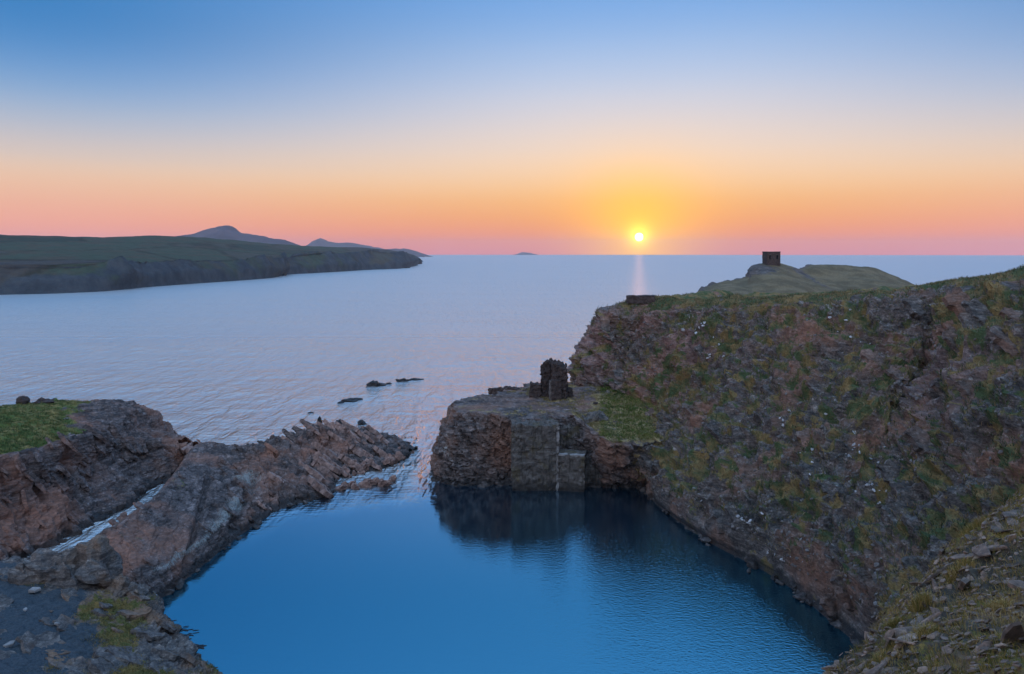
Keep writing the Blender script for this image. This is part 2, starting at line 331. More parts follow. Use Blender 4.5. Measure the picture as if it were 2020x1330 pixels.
# ================================================================== water
def disc_mesh(name, rad, z, seg, mat):
    V = [(0, 60, z)]; Fc = []
    rings = [60, 150, 400, 1200, 4000, rad]
    for r_ in rings:
        for k in range(seg): a = 2 * math.pi * k / seg; V.append((r_ * math.sin(a), 60 + r_ * math.cos(a), z))
    Fq = []
    for k in range(seg): Fc.append((0, 1 + (k + 1) % seg, 1 + k))
    me = bpy.data.meshes.new(name)
    for j in range(len(rings) - 1):
        for k in range(seg):
            a = 1 + j * seg + k; b = 1 + j * seg + (k + 1) % seg; Fq.append((a, b, b + seg, a + seg))
    me.from_pydata(V, [], Fc + Fq); me.materials.append(mat); me.update()
    o = bpy.data.objects.new(name, me); C.objects.link(o); return o
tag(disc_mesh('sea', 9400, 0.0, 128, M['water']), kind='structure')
LAG = [(-31, 62), (-32, 68), (-31, 76), (-29, 86), (-25, 93), (-22, 99), (-10.5, 102), (-9, 99), (0, 98), (8, 96), (18, 95), (20, 86), (24, 75), (28, 66), (30, 57), (29, 45), (26, 34), (20, 24), (4, 16), (-6, 24), (-14, 38), (-22, 50)]
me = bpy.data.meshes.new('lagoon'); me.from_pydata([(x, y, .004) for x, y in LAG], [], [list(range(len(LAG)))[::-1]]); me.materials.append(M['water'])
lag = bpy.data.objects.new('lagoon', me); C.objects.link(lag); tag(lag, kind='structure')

# ================================================================== right-hand cliff
def lerp(a, b, t): return tuple(a[i] + (b[i] - a[i]) * t for i in range(3))
def slope_col(base, rim, back, mids):
    """profile: below water, foot, mids (t along base->rim, push x, push y, push z), rim, plateau, behind, sea side."""
    b = (base[0], base[1], 0.0)
    rim = tuple(rim)
    p = [(base[0] - 1.2, base[1] - 1.2, -3.0), b]
    for t, dx, dy, dz in mids:
        q = lerp(b, rim, t); p.append((q[0] + dx, q[1] + dy, q[2] + dz))
    p.append(rim)
    bx, by = back
    p += [(rim[0] + bx * .10, rim[1] + by * .10, rim[2] + .12), (rim[0] + bx * .5, rim[1] + by * .5, rim[2] + .25),
          (rim[0] + bx * .8, rim[1] + by * .8, rim[2] * .6), (rim[0] + bx, rim[1] + by, -3.0)]
    return p
cols = [
    slope_col((24, 140), (34, 132, 23), (18, 12), [(.12, 0, 0, 0), (.35, 0, 0, 0), (.6, 0, 0, 0), (.85, 0, 0, 0)]),
    slope_col(at(1128, 780, 121)[:2], at(1238, 604, 119), (26, 14), [(.2, -.5, 0, 0), (.45, -1.4, 0, 0), (.68, -2.6, 0, .8), (.88, -1.8, 0, .2)]),
    slope_col((14, 109), at(1300, 606, 117), (26, 14), [(.2, 0, 0, 0), (.40, -1.2, 0, 0), (.64, -1.4, 0, 0), (.88, -.7, 0, 0)]),
    slope_col((17.5, 98), at(1390, 606, 113), (26, 16), [(.08, 1, 0, 0), (.35, 0, 0, -.5), (.64, -.5, 0, 0), (.90, -.3, 0, 0)]),
    slope_col((18.4, 89.5), at(1500, 605, 108), (26, 18), [(.05, -.6, -.4, 0), (.35, 0, 0, 0), (.64, .5, 0, .6), (.90, 0, 0, .3)]),
    slope_col((21.7, 78.4), at(1620, 599, 102), (26, 20), [(.06, -.8, -.5, 0), (.35, 0, 0, .3), (.64, .2, 0, .5), (.90, 0, 0, .2)]),
    slope_col((25.1, 71.7), at(1720, 594, 96), (26, 20), [(.06, -.4, -.4, 0), (.35, 0, 0, .6), (.64, 0, 0, .5), (.90, 0, 0, .2)]),
    slope_col((26.6, 67.4), at(1800, 585, 92), (26, 20), [(.06, -.3, -.3, 0), (.35, -.5, -.3, .3), (.64, .5, 0, -.6), (.90, .8, .3, 0)]),
    slope_col((27.6, 61.5), at(1880, 574, 88), (28, 20), [(.06, 0, 0, 0), (.35, .5, 1, 0), (.62, 2.5, 2.6, -1.0), (.86, 1.8, 1.5, -.6)]),
    slope_col((28.4, 56), at(1960, 561, 82), (30, 20), [(.06, 0, 0, 0), (.35, .2, 0, 0), (.60, -.2, .2, .5), (.88, 0, 0, 0)]),
    slope_col((28.5, 50), at(2060, 543, 75), (30, 20), [(.06, 0, 0, 0), (.35, 0, 0, 0), (.60, -1, 0, 1.0), (.88, 0, 0, .4)]),
    slope_col((27.5, 42), at(2300, 505, 62), (30, 15), [(.06, 0, 0, 0), (.35, 0, 0, 0), (.60, 0, 0, .6), (.88, 0, 0, 0)]),
    slope_col((25, 34), (50, 44, 32), (32, 8), [(.06, 0, 0, 0), (.35, 0, 0, 0), (.60, 0, 0, 0), (.88, 0, 0, 0)]),
    slope_col((21, 25), (34, 24, 31.5), (44, 2), [(.06, 0, 0, 0), (.35, 0, 0, 0), (.60, 0, 0, 0), (.88, 0, 0, 0)]),
]
G = loft(cols, .30)
shp = G.shape; N = gnormals(G); 
if N[shp[0] // 3, shp[1] // 2, 2] < 0: N = -N
P = G.reshape(-1, 3); n_ = N.reshape(-1, 3)
rowf = np.repeat(np.linspace(0, 1, shp[0]), shp[1])
zc = P[:, 2]
# ribs that run down the face, bedding steps, blocks
rimz = np.interp(np.arange(shp[1]), np.arange(shp[1]), G[:, :, 2].max(0)); rimz = np.tile(rimz, shp[0])
face = sstep(zc, .2, 2.5) * (1 - .65 * sstep(zc, rimz - 3.5, rimz - .6))
B = P @ np.array([[.80, .35, .0], [-.45, .75, .25], [.40, -.30, .9]])
steep = 1 - sstep(n_[:, 2], .75, .97)
s_ = P @ np.array([.62, .30, .72]) 
d = .9 * ridged(P * np.array([.085, .085, .05]), 3, .5, 5) * face
d += .62 * ridged(B * np.array([.30, .13, .30]), 3, .55, 9) * face
ax = np.array([.55, -.45, -.70]); ax /= np.linalg.norm(ax); e1 = np.cross(ax, [.6, .5, .4]); e1 /= np.linalg.norm(e1); e2 = np.cross(ax, e1)
Bd = np.stack([P @ ax * .055, P @ e1 * .42, P @ e2 * .42], 1)
d += (.85 * ridged(Bd, 3, .6, 46) + .9 * ridged(Bd * .36, 2, .5, 47)) * face - .55 * face
d += .18 * (1 - 2 * np.abs(((s_ / 1.9 + .8 * fbm(P * .16, 3, .5, 21)) % 1) - .5)) * face * sstep(fbm(P * .09, 2, .5, 77), -.3, .3)
cv, ce = cells(B * np.array([.85, .6, .85]) + .35 * np.stack([perlin(P * .6, 31), perlin(P * .6, 32), perlin(P * .6, 33)], 1), 4)
d += (.42 * (cv - .5) - .22 * (1 - sstep(ce, 0, .14))) * face
d += .18 * fbm(P * 1.3, 3, .65, 41) * (face * .9 + .1)
u_, v_ = uv_of(P)
gully = np.exp(-(((u_ - 1862 - (v_ - 700) * .10) / 30)**2)) * sstep(v_, 575, 660) * (1 - sstep(v_, 800, 900)) * (zc > 8)
d -= 1.5 * gully
P2 = P + n_ * d[:, None]
gr = .26 + .30 * fbm(P * .07, 2, .6, 51) + .75 * fbm(P * .45, 4, .7, 52) + .25 * n_[:, 2]
gr += .55 * sstep(zc, rimz - 2.0, rimz - .2)                       # turf on top
gr += .35 * np.exp(-((u_ - 1270) / 75)**2 - ((v_ - 800) / 60)**2) + .30 * np.exp(-((u_ - 1960) / 90)**2 - ((v_ - 640) / 90)**2)
gr -= .45 * (1 - sstep(zc, 1.0, 4.0)) + .5 * gully
gr -= .30 * np.exp(-((u_ - 1300) / 130)**2 - ((v_ - 680) / 60)**2)
pale = np.zeros(len(P))
for (a, b, ra, rb, k) in [(1655, 635, 38, 34, .55), (1690, 680, 25, 18, .5), (1375, 645, 35, 25, .42), (1410, 690, 30, 20, .38), (1535, 820, 30, 22, .45), (1640, 790, 45, 22, .35), (1690, 900, 45, 35, .35), (1600, 900, 30, 22, .3),
                          (1385, 985, 14, 5, .6), (1480, 1020, 35, 8, .38), (1250, 930, 45, 14, .45), (1720, 960, 25, 30, .3), (1800, 1180, 25, 25, .3), (1920, 700, 20, 40, .3), (1850, 610, 60, 12, .25), (1350, 1000, 40, 10, .3)]:
    pale = np.maximum(pale, k * np.exp(-((u_ - a) / ra)**2 - ((v_ - b) / rb)**2))
pale *= (steep > .2); pale += .16 * sstep(fbm(P * .12, 3, .5, 57), .15, .5)
cliff = grid_obj('cliff', P2.reshape(shp), M['cliff'], attrs={'grass': gr, 'pale': pale, 'rust_flare': .85 * np.exp(-((u_ - 1270) / 220)**2 - ((v_ - 680) / 130)**2) * sstep(fbm(P * .2, 3, .6, 58), -.5, .2) + .35 * np.exp(-((u_ - 1880) / 120)**2 - ((v_ - 760) / 90)**2)})  # broad left patch paints the red lens-flare veil into the rock colour
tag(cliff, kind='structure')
CLIFF = (P2, n_, gr, zc, rimz, shp)

# ================================================================== spur with the quay
top = [ # (edge of the top, height) going round from the cliff by the sea side to the lagoon side
    ((14, 122), 10.0), (at(1060, 766, 117)[:2], 10.2), (on(980, 776, 9.9)[:2], 9.9), (on(925, 783, 9.6)[:2], 9.6), (on(900, 795, 9.2)[:2], 9.2), (on(905, 812, 9.2)[:2], 9.2),
    (on(960, 815, 9.4)[:2], 9.4), (on(1010, 822, 9.1)[:2], 9.1), ((3.5, 98.5), 9.1), ((8.6, 100.2), 9.0), ((10.5, 98.2), 8.2), (on(1200, 868, 7.5)[:2], 7.5), (on(1270, 866, 7.2)[:2], 7.2), (on(1345, 852, 7.6)[:2], 7.6), ((25, 96), 8.5)]
base = [(16, 130), (2, 124), (-5.5, 119), (-9.5, 113), (-11.2, 105), on(862, 948, 0)[:2], on(905, 957, 0)[:2], on(1000, 955, 0)[:2], (4, 97.6), (9, 98.6), (11.5, 97.2), (14.0, 97.0), (17.2, 96.6), (21.5, 93.5), (26, 90)]
ctr = [(19, 112), (11, 109.5), (6, 108), (2, 107), (-2, 106.3), (-2, 106.3), (1, 106.8), (3.5, 107.3), (6, 108), (8, 108.6), (9.5, 109), (11, 109.5), (14, 110.5), (19, 112), (25, 113)]
cz = [11.5, 10.0, 9.8, 9.6, 9.5, 9.5, 9.55, 9.65, 9.8, 9.9, 9.95, 10.0, 10.5, 11.5, 14]
bulge = [0, 0, .3, .8, 1.0, .9, .5, .2, 0, 0, 0, .2, .2, 0, 0]
cols = []
for (t, tz), b, c, z0, bu in zip(top, base, ctr, cz, bulge):
    dx, dy = b[0] - c[0], b[1] - c[1]; l = math.hypot(dx, dy); dx /= l; dy /= l
    m1 = (t[0] * .75 + b[0] * .25 + dx * bu, t[1] * .75 + b[1] * .25 + dy * bu, tz * .72); m2 = (t[0] * .4 + b[0] * .6 + dx * bu * .8, t[1] * .4 + b[1] * .6 + dy * bu * .8, tz * .36)
    cols.append([(c[0], c[1], z0), (t[0] * .5 + c[0] * .5, t[1] * .5 + c[1] * .5, (tz + z0) / 2 + .05), (t[0] - dx * .5, t[1] - dy * .5, tz + .02), (t[0], t[1], tz - .3), m1, m2, (b[0], b[1], 0), (b[0] + dx, b[1] + dy, -3)])
G = loft(cols, .22); shp = G.shape; N = gnormals(G)
if N[3, shp[1] // 2, 2] < 0: N = -N
P = G.reshape(-1, 3); n_ = N.reshape(-1, 3); steep = 1 - sstep(n_[:, 2], .6, .92)
B = P @ np.array([[.8, .2, .3], [-.3, .8, .3], [.5, -.4, .8]])
cv, ce = cells(B * np.array([.9, .8, 1.3]), 14)
d = (.55 * ridged(P * .16, 3, .5, 3) + .7 * (cv - .5) - .3 * (1 - sstep(ce, 0, .15)) + .22 * fbm(P * 1.3, 3, .6, 8)) * steep + .16 * fbm(P * .7, 4, .6, 18)
P2 = P + n_ * d[:, None]
u_, v_ = uv_of(P)
gr = (.42 - .6 * steep) + .25 * fbm(P * .12, 3, .5, 61) + .35 * fbm(P * .5, 3, .6, 62) + .35 * sstep(u_, 1130, 1260) - .5 * np.exp(-((u_ - 985) / 75)**2 - ((v_ - 792) / 16)**2)
gr += .25 * steep * sstep(u_, 1180, 1260)
pale = .5 * np.exp(-((u_ - 885) / 14)**2 - ((v_ - 888) / 22)**2) + .35 * np.exp(-((u_ - 1245) / 45)**2 - ((v_ - 925) / 22)**2) + .2 * np.exp(-((u_ - 955) / 60)**2 - ((v_ - 890) / 30)**2) + .32 * np.exp(-((u_ - 1010) / 70)**2 - ((v_ - 790) / 8)**2)
spur = grid_obj('spur', P2.reshape(shp), M['spur'], attrs={'grass': gr, 'pale': pale}); tag(spur, kind='structure')
SPUR = (P2, n_, gr); BASELINES = [[(x_, y_) for x_, y_ in base]]

# ================================================================== left: grassy hill above the inlet
rowA = [(-140, 130, -3), (-110, 133, -3), (-75, 131, -3), (-64, 128, -3), (-57, 124, -3), (-55, 122, -3), (-53, 121, -3), (-50, 118, -3), (-44, 115, -3)]
sky = [on(-420, 830, 10), on(-120, 812, 9.6), on(10, 802, 9.2), on(120, 793, 8.4), on(232, 796, 8.0), on(262, 810, 7.2), on(286, 846, 4.8), on(330, 860, 4.0), on(362, 870, 3.4)]
gmid = [on(-420, 880, 10.5), on(-120, 862, 10), on(-10, 850, 9.6), on(75, 835, 9.0), on(165, 828, 8.2), on(215, 836, 7.4), on(250, 856, 5.6), on(310, 866, 4.2), on(350, 876, 3.3)]
edge = [on(-420, 960, 10.5), on(-120, 930, 10), on(0, 906, 9.2), on(75, 888, 8.6), on(150, 868, 7.8), on(200, 866, 6.8), on(245, 874, 5.2), on(305, 878, 3.9), on(350, 886, 2.8)]
face1 = [on(-420, 1020, 6), on(-120, 990, 6), on(5, 970, 6), on(80, 945, 5.6), on(160, 915, 4.8), on(210, 905, 4.3), on(255, 897, 3.6), on(310, 894, 2.8), on(352, 898, 1.8)]
wat = [on(-420, 1140, 0), on(-120, 1125, 0), on(5, 1108, 0), on(95, 1072, 0), on(180, 1032, 0), on(228, 1004, 0), on(262, 980, 0), on(312, 948, 0), on(350, 926, 0)]
bel = [(p[0] + 1.5, p[1] - 2, -3) for p in wat]
for l_, p_ in ((rowA, (-38, 112, -3)), (sky, on(430, 886, 2.3)), (gmid, on(430, 890, 2.0)), (edge, on(428, 896, 1.4)), (face1, on(425, 906, .6)), (wat, on(425, 915, -.5))): l_.append(p_)
cols = [list(t) for t in zip(rowA, sky, gmid, edge, face1, wat, bel)]
G = loft(cols, .30); shp = G.shape; N = gnormals(G)
if N[shp[0] // 3, shp[1] // 2, 2] < 0: N = -N
P = G.reshape(-1, 3); n_ = N.reshape(-1, 3); steep = 1 - sstep(n_[:, 2], .62, .95)
BED = np.array([[.75, -.35, .55], [.35, .93, .1], [-.55, .1, .83]])
def beds(P, per, amp, seed):
    s = P @ np.array([.42, .88, .22]) / per + .5 * fbm(P * .12, 3, .5, seed)
    f = s % 1
    k = _hash(np.floor(s).astype(np.int64), np.floor(s).astype(np.int64) * 3, np.full(len(s), seed), seed) / 4294967295.0
    return amp * (f - .5) * (.4 + 1.2 * k) + amp * .7 * (k - .5)
cv, ce = cells((P @ BED) * np.array([.6, .45, .9]), 24)
d = (.6 * ridged(P * .13, 3, .5, 13) + beds(P, 2.4, .8, 5) + .5 * (cv - .5) - .2 * (1 - sstep(ce, 0, .12))) * steep + .26 * fbm(P * 1.0, 4, .65, 28) + .35 * ridged(P * .35, 3, .55, 29) * sstep(P[:, 0], -72, -62)
P2 = P + n_ * d[:, None]; u_, v_ = uv_of(P)
gr = -.35 + .2 * fbm(P * .14, 3, .5, 66) + 1.3 * sstep(40 * fbm(P * .3, 3, .6, 65) + 178 - u_, -20, 60) * sstep(n_[:, 2], .70, .93) * sstep(P[:, 2], 6.5, 8.5) + .5 * np.exp(-((u_ - 120) / 130)**2 - ((v_ - 792) / 8)**2)
hill = grid_obj('grassy_knoll', P2.reshape(shp), M['spit'], attrs={'grass': gr, 'pale': np.zeros(len(P))}); tag(hill, kind='structure')
HILL = (P2, n_, gr)

# ================================================================== left: tilted slab and reef that close the lagoon
sea0 = [(-44, 61), on(188, 1085, 0)[:2], on(222, 1050, 0)[:2], on(305, 985, 0)[:2], on(352, 930, 0)[:2], (-51, 113), (-42, 111.5), (-37, 116), (-32, 120), (-25, 122), (-19.5, 121), (-15.5, 115)]
rdg = [on(180, 1075, 3.4), on(205, 1052, 4.3), on(252, 1026, 4.7), on(302, 992, 4.8), on(352, 930, 4.3), on(400, 874, 3.7), on(502, 886, 2.9), on(572, 862, 3.4), on(640, 846, 3.7), on(700, 848, 2.8), on(742, 868, 1.2), on(802, 893, .1)]
lg0 = [on(296, 1192, 0), on(312, 1186, 0), on(345, 1160, 0), on(405, 1112, 0), on(480, 1052, 0), on(548, 1006, 0), on(615, 988, 0), on(662, 970, 0), on(655, 942, 0), on(720, 932, 0), on(765, 922, 0), on(806, 900, 0)]
bul = [.9, .9, 1.0, .9, .7, .4, .1, -.2, -.6, -.5, -.3, 0]
cols = []
for s0, r_, l0, bu in zip(sea0, rdg, lg0, bul):
    r_ = np.array(r_); l0 = np.array(l0); s3 = np.array((*s0, 0.0))
    out = l0 - r_; out[2] = 0; out /= max(np.linalg.norm(out), 1e-3)
    cols.append([tuple(s3 - out * 1.5 + (0, 0, -3)), tuple(s3), tuple(.45 * s3 + .55 * r_ + (0, 0, .35)), tuple(r_), tuple(.62 * r_ + .38 * l0 + (0, 0, bu * .75)), tuple(.16 * r_ + .84 * l0 + (0, 0, .35 + max(bu, 0) * 1.15)), tuple(l0), tuple(l0 + out * 1.2 + (0, 0, -3))])
cols.insert(0, [(p_[0] * .985 + .2, p_[1] - 2.6, -2.5 + .12 * k_) for k_, p_ in enumerate(cols[0])])
G = loft(cols, .185); shp = G.shape; N = gnormals(G)
if N[shp[0] // 2, shp[1] // 2, 2] < 0: N = -N
P = G.reshape(-1, 3); n_ = N.reshape(-1, 3); u_, v_ = uv_of(P)
far_ = sstep(u_, 360, 560)
cv, ce = cells((P @ BED) * np.array([1.0, .35, 1.0]), 34)
saw = .6 * beds(P, 2.6, 1.0, 9) + .45 * beds(P, 1.1, .8, 12)
d = (saw * (.16 + .85 * far_) + (.14 + .5 * far_) * (cv - .5) - (.10 + .12 * far_) * (1 - sstep(ce, 0, .12)) + .4 * ridged(P * .2, 3, .5, 23) * (.15 + .85 * far_)) * sstep(P[:, 2], -.6, 1.2) + .09 * fbm(P * 1.7, 4, .6, 38)
cr = np.exp(-((u_ - 372 + (v_ - 1100) * .25) / 6)**2) + np.exp(-((u_ - 495 + (v_ - 960) * .45) / 9)**2)    # clefts across the slab
d -= .8 * cr * sstep(P[:, 2], .3, 1.5) * sstep(v_, 900, 960)
P2 = P + n_ * d[:, None]
gr = -.15 + .35 * fbm(P * .16, 3, .5, 67) + .38 * (1 - far_) * sstep(P[:, 2], 2.6, 4)
band = np.exp(-((P[:, 2] - 1.9 - .3 * perlin(P * .5, 71)) / .5)**2) * (1 - sstep(u_, 520, 580)) * sstep(u_, 255, 300)
pale = (.56 * band * (.7 + .5 * sstep(perlin(P * np.array([.22, .22, .1]), 73), -.25, .3)) + .12 * np.exp(-((u_ - 480) / 40)**2 - ((v_ - 940) / 26)**2)) * sstep(n_[:, 0], -.1, .25)
SPIT = (P2, n_); BASELINES.append([p_[:2] for p_ in lg0])
slab = grid_obj('rock_spit', P2.reshape(shp), M['spit'], attrs={'grass': gr, 'pale': pale}); tag(slab, kind='structure')

# ================================================================== left foreground ledge
edg = [on(-150, 1098, 7.6), on(0, 1114, 7.0), on(60, 1132, 6.6), on(150, 1150, 6.1), on(238, 1166, 5.5), on(262, 1204, 5.0), on(290, 1250, 4.9), on(330, 1302, 4.6), on(370, 1345, 5.0), on(420, 1420, 6.0), on(470, 1600, 8.0), (-6, 20, 14), (-3, 8, 24)]
bas = [(-51, 65), (-44.5, 64.5), (-41, 64.5), (-37, 65), (-33, 65), on(312, 1214, 0)[:2], on(343, 1266, 0)[:2], on(383, 1316, 0)[:2], on(425, 1360, 0)[:2], (-16, 46), (-10, 36), (-3, 26), (2, 18)]
inn = [(-52, 50, 8), (-44, 50, 7.6), (-39.5, 49, 7.3), (-37, 48, 7.1), (-35, 46.5, 7), (-33.5, 45, 7), (-32, 43, 7.2), (-31, 40, 7.5), (-30, 36, 8), (-29, 31, 9.5), (-27, 22, 13), (-20, 10, 20), (-8, -2, 28)]
cols = []
for e, b, i_ in zip(edg, bas, inn):
    e = np.array(e); b = np.array((*b, 0.)); i_ = np.array(i_); o_ = b - e; o_[2] = 0; o_ /= max(np.linalg.norm(o_), 1e-3)
    cols.append([tuple(i_ + (-16, -12, 4)), tuple(i_), tuple(.5 * i_ + .5 * e + (0, 0, .05)), tuple(e), tuple(.72 * e + .28 * b + (0, 0, .5)), tuple(.35 * e + .65 * b + (0, 0, .6)), tuple(b), tuple(b + o_ * 1.2 + (0, 0, -3))])
G = loft(cols, .20); shp = G.shape; N = gnormals(G)
if N[shp[0] // 3, shp[1] // 4, 2] < 0: N = -N
P = G.reshape(-1, 3); n_ = N.reshape(-1, 3); steep = 1 - sstep(n_[:, 2], .72, .97); u_, v_ = uv_of(P)
cv, ce = cells((P @ BED) * np.array([1.3, .6, 1.3]), 44)
d = (.35 * ridged(P * .3, 3, .5, 33) + beds(P, 1.1, .5, 19) + .4 * (cv - .5) - .2 * (1 - sstep(ce, 0, .12))) * (.16 + .84 * steep) + (.09 + .14 * sstep(u_, 60, 220)) * fbm(P * 1.3, 4, .65, 48)
P2 = P + n_ * d[:, None]
gr = -.02 + .45 * fbm(P * .35, 4, .6, 68) + .8 * np.exp(-((u_ - 225 - (v_ - 1200) * .25 + 60 * fbm(P * .4, 3, .6, 64)) / 60)**2) * sstep(v_, 1150, 1200) + .6 * np.exp(-((u_ - 100) / 60)**2 - ((v_ - 1150) / 14)**2) + .5 * sstep(v_, 1290, 1360)
ledge = grid_obj('ledge', P2.reshape(shp), M['ledge'], attrs={'grass': gr, 'pale': np.zeros(len(P)), 'soil': (1 - steep) * sstep(n_[:, 2], .7, .95) * (1 - sstep(u_ + 90 * fbm(P * .3, 3, .6, 63), 110, 200)) * 1.0}); tag(ledge, kind='structure')
LEDGE = (P2, n_, gr)
# ================================================================== far coast, hills, headland, islet
def fields_mat():
    n = NT('coast_ground')
    steep = n.attr('steep')
    fx = n.voro(.0085, vec=n.map((1, .55, 0), (0, 0, R(20))))
    field = n.ramp(n.sepz(fx)[0], [(0, (.034, .056, .042)), (.3, (.055, .082, .055)), (.55, (.075, .08, .065)), (.8, (.065, .065, .065)), (1, (.042, .065, .042))], 'CONSTANT')
    hedge = n.rng(n.voro(.0085, vec=n.map((1, .55, 0), (0, 0, R(20))), out='Distance', feature='DISTANCE_TO_EDGE'), .015, .045, .8, 0)
    c = n.mix(hedge, field, (.025, .03, .02))
    c = n.mix(n.rng(n.noise(.03, 5, .65), .45, .62, 0, .85), c, (.085, .07, .05))
    c = n.mix(.5, c, n.mix(1.0, c, n.ramp(n.noise(.11, 5, .7), [(.3, (.45, .45, .45)), (.7, (1.5, 1.5, 1.5))]), 'MULTIPLY'))
    rock = n.ramp(n.noise(.06, 6, .7, vec=n.map((1, 1, .5))), [(.32, (.022, .032, .042)), (.5, (.045, .06, .075)), (.7, (.085, .10, .11))])  # rock and fields carry a painted blue tint for distance haze
    m = n.rng(n.math('ADD', steep, n.math('MULTIPLY', n.math('SUBTRACT', n.noise(.04, 4, .6), .5), .9)), .4, .65)
    c = n.mix(m, c, rock)
    return n.done(c, .9, n.bump(n.noise(.15, 5, .7), .8, 3.0), .1)
M['coast'] = fields_mat()
wl_ = [(-260, 592), (-80, 586), (0, 582), (120, 579), (205, 575), (300, 566), (380, 560), (470, 554), (540, 548), (566, 542), (640, 538), (720, 533), (790, 530), (824, 524)]
ct_ = [(-260, 522), (-80, 524), (0, 524), (120, 523), (205, 520), (300, 519), (380, 518), (470, 514), (540, 510), (566, 506), (640, 501), (720, 498), (790, 503), (822, 518)]
sk_ = [(-260, 462), (-80, 464), (0, 465), (120, 468), (205, 470), (300, 466), (380, 469), (470, 476), (540, 482), (566, 484), (640, 488), (720, 490), (790, 498), (820, 514)]
sY = [950, 980, 1000, 1050, 1120, 1200, 1280, 1380, 1480, 1550, 1660, 1760, 1840, 1900]
cols = []
for (u, v), (cu, cvv), (su, sv), Ys in zip(wl_, ct_, sk_, sY):
    w = np.array(on(u, v, 0)); c = np.array(at(cu, cvv, w[1] * 1.07)); s = np.array(at(su, sv, Ys))
    s[2] = max(s[2], 3); c[2] = max(c[2], 2)
    back = np.array((s[0] * 1.12, s[1] * 1.15 + 60, min(s[2] * .8, 40))); b2 = np.array((s[0] * 1.25, s[1] * 1.3 + 120, -3))
    cols.append([tuple(w + (3, -6, -3)), tuple(w), tuple(.62 * w + .38 * c + (0, 0, 1.5)), tuple(.2 * w + .8 * c + (0, 0, 2.5)), tuple(c), tuple(.5 * c + .5 * s + (0, 0, -1)), tuple(s), tuple(back), tuple(b2)])
G = loft(cols, 4.4); shp = G.shape; N = gnormals(G)
if N[shp[0] // 2, shp[1] // 2, 2] < 0: N = -N
P = G.reshape(-1, 3); n_ = N.reshape(-1, 3); steep = 1 - sstep(n_[:, 2], .75, .96)
ctz = np.interp(P[:, 1], [w[1] for w in [(0, 500), (0, 2000)]], [22, 22])
d = (6.5 * ridged(P * np.array([.008, .008, .004]), 4, .5, 81) + 2.2 * ridged(P * np.array([.05, .05, .02]), 3, .5, 82)) * sstep(P[:, 2], 0, 8) * (.12 + .88 * steep) + .8 * fbm(P * .03, 4, .6, 83)
P2 = P + n_ * d[:, None]
fin = 1 - sstep(P[:, 2] + 9 * fbm(P * .012, 4, .6, 84), 3, 17)
coast = grid_obj('coastline', P2.reshape(shp), M['coast'], smooth=True, attrs={'steep': np.maximum(steep * .6, fin * .75)}); tag(coast, kind='structure')
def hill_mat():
    n = NT('hazed_moor'); c = n.ramp(n.noise(.006, 6, .65), [(.3, (.06, .055, .075)), (.5, (.095, .088, .115)), (.7, (.13, .115, .14))])  # purple-blue of distant haze is put into the hill colour
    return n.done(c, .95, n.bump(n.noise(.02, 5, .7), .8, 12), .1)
M['hazed_moor'] = hill_mat()
def ridge_hill(name, prof, Y, depth, mat, dY=0):
    cols = []
    for k, (u, v) in enumerate(prof):
        Yk = Y + dY * k / (len(prof) - 1); t = np.array(at(u, v, Yk)); t[2] = max(t[2], .5); x = t[0]
        cols.append([(x, Yk - depth, -3), (x, Yk - depth * .45, t[2] * .45), tuple(t), (x, Yk + depth * .5, t[2] * .4), (x, Yk + depth, -3)])
    G = loft(cols, Y / 260.); N = gnormals(G); P = G.reshape(-1, 3); n_ = N.reshape(-1, 3)
    if n_[len(n_) // 2, 2] < 0: n_ = -n_
    d = (fbm(P / (Y * .03), 4, .55, 91) * Y * .0022 + ridged(P / (Y * .008), 3, .6, 92) * Y * .0006) * sstep(P[:, 2], 0, 30)
    o = grid_obj(name, (P + n_ * d[:, None]).reshape(G.shape), mat, smooth=True); tag(o, kind='structure'); return o
ridge_hill('hill', [(300, 478), (345, 468), (385, 462), (412, 451), (436, 446), (452, 446), (470, 458), (505, 465), (540, 473), (552, 473), (590, 484), (640, 497)], 3500, 500, M['hazed_moor'])
ridge_hill('hill', [(596, 496), (610, 484), (622, 474), (632, 470), (646, 476), (672, 480), (705, 482), (735, 489), (775, 497), (800, 499)], 6400, 700, M['hazed_moor'])
ridge_hill('hill', [(735, 500), (770, 494), (795, 493), (815, 495), (832, 500), (846, 505)], 5200, 420, M['hazed_moor'])
ridge_hill('islet', [(1012, 503), (1024, 500), (1036, 498.2), (1044, 498.5), (1052, 500.5), (1062, 503)], 8800, 200, M['hazed_moor'])
# the low rock off the end of the coast
# ---- headland with the watch tower
sk_ = [(1372, 606, 222), (1392, 572, 228), (1412, 560, 234), (1442, 553, 240), (1474, 546, 246), (1487, 531, 250), (1504, 520, 252), (1522, 518.5, 252), (1540, 520, 252), (1560, 526, 254), (1580, 531, 256), (1603, 525, 262), (1615, 523, 264), (1660, 526, 268), (1722, 527, 270), (1758, 540, 268), (1790, 556, 264), (1830, 580, 258)]
cols = []
for u, v, Y in sk_:
    t = np.array(at(u, v, Y)); x = t[0]; f = np.array(at(u, max(v + 34, 588), Y - 46)); f2 = np.array((f[0], f[1] - 14, f[2] - 3.0))
    cols.append([(f[0], f[1] - 34, -3), (f[0], f[1] - 26, f[2] * .5), tuple(f2), tuple(f), tuple(.62 * t + .38 * f + (0, 0, -.6)), tuple(t), (x + 3, Y + 9, t[2] - .8), (x + 6, Y + 24, t[2] * .55), (x + 8, Y + 34, -3)])
G = loft(cols, 1.0); shp = G.shape; N = gnormals(G)
if N[shp[0] // 2, shp[1] // 2, 2] < 0: N = -N
P = G.reshape(-1, 3); n_ = N.reshape(-1, 3); steep = 1 - sstep(n_[:, 2], .70, .93); u_, v_ = uv_of(P)
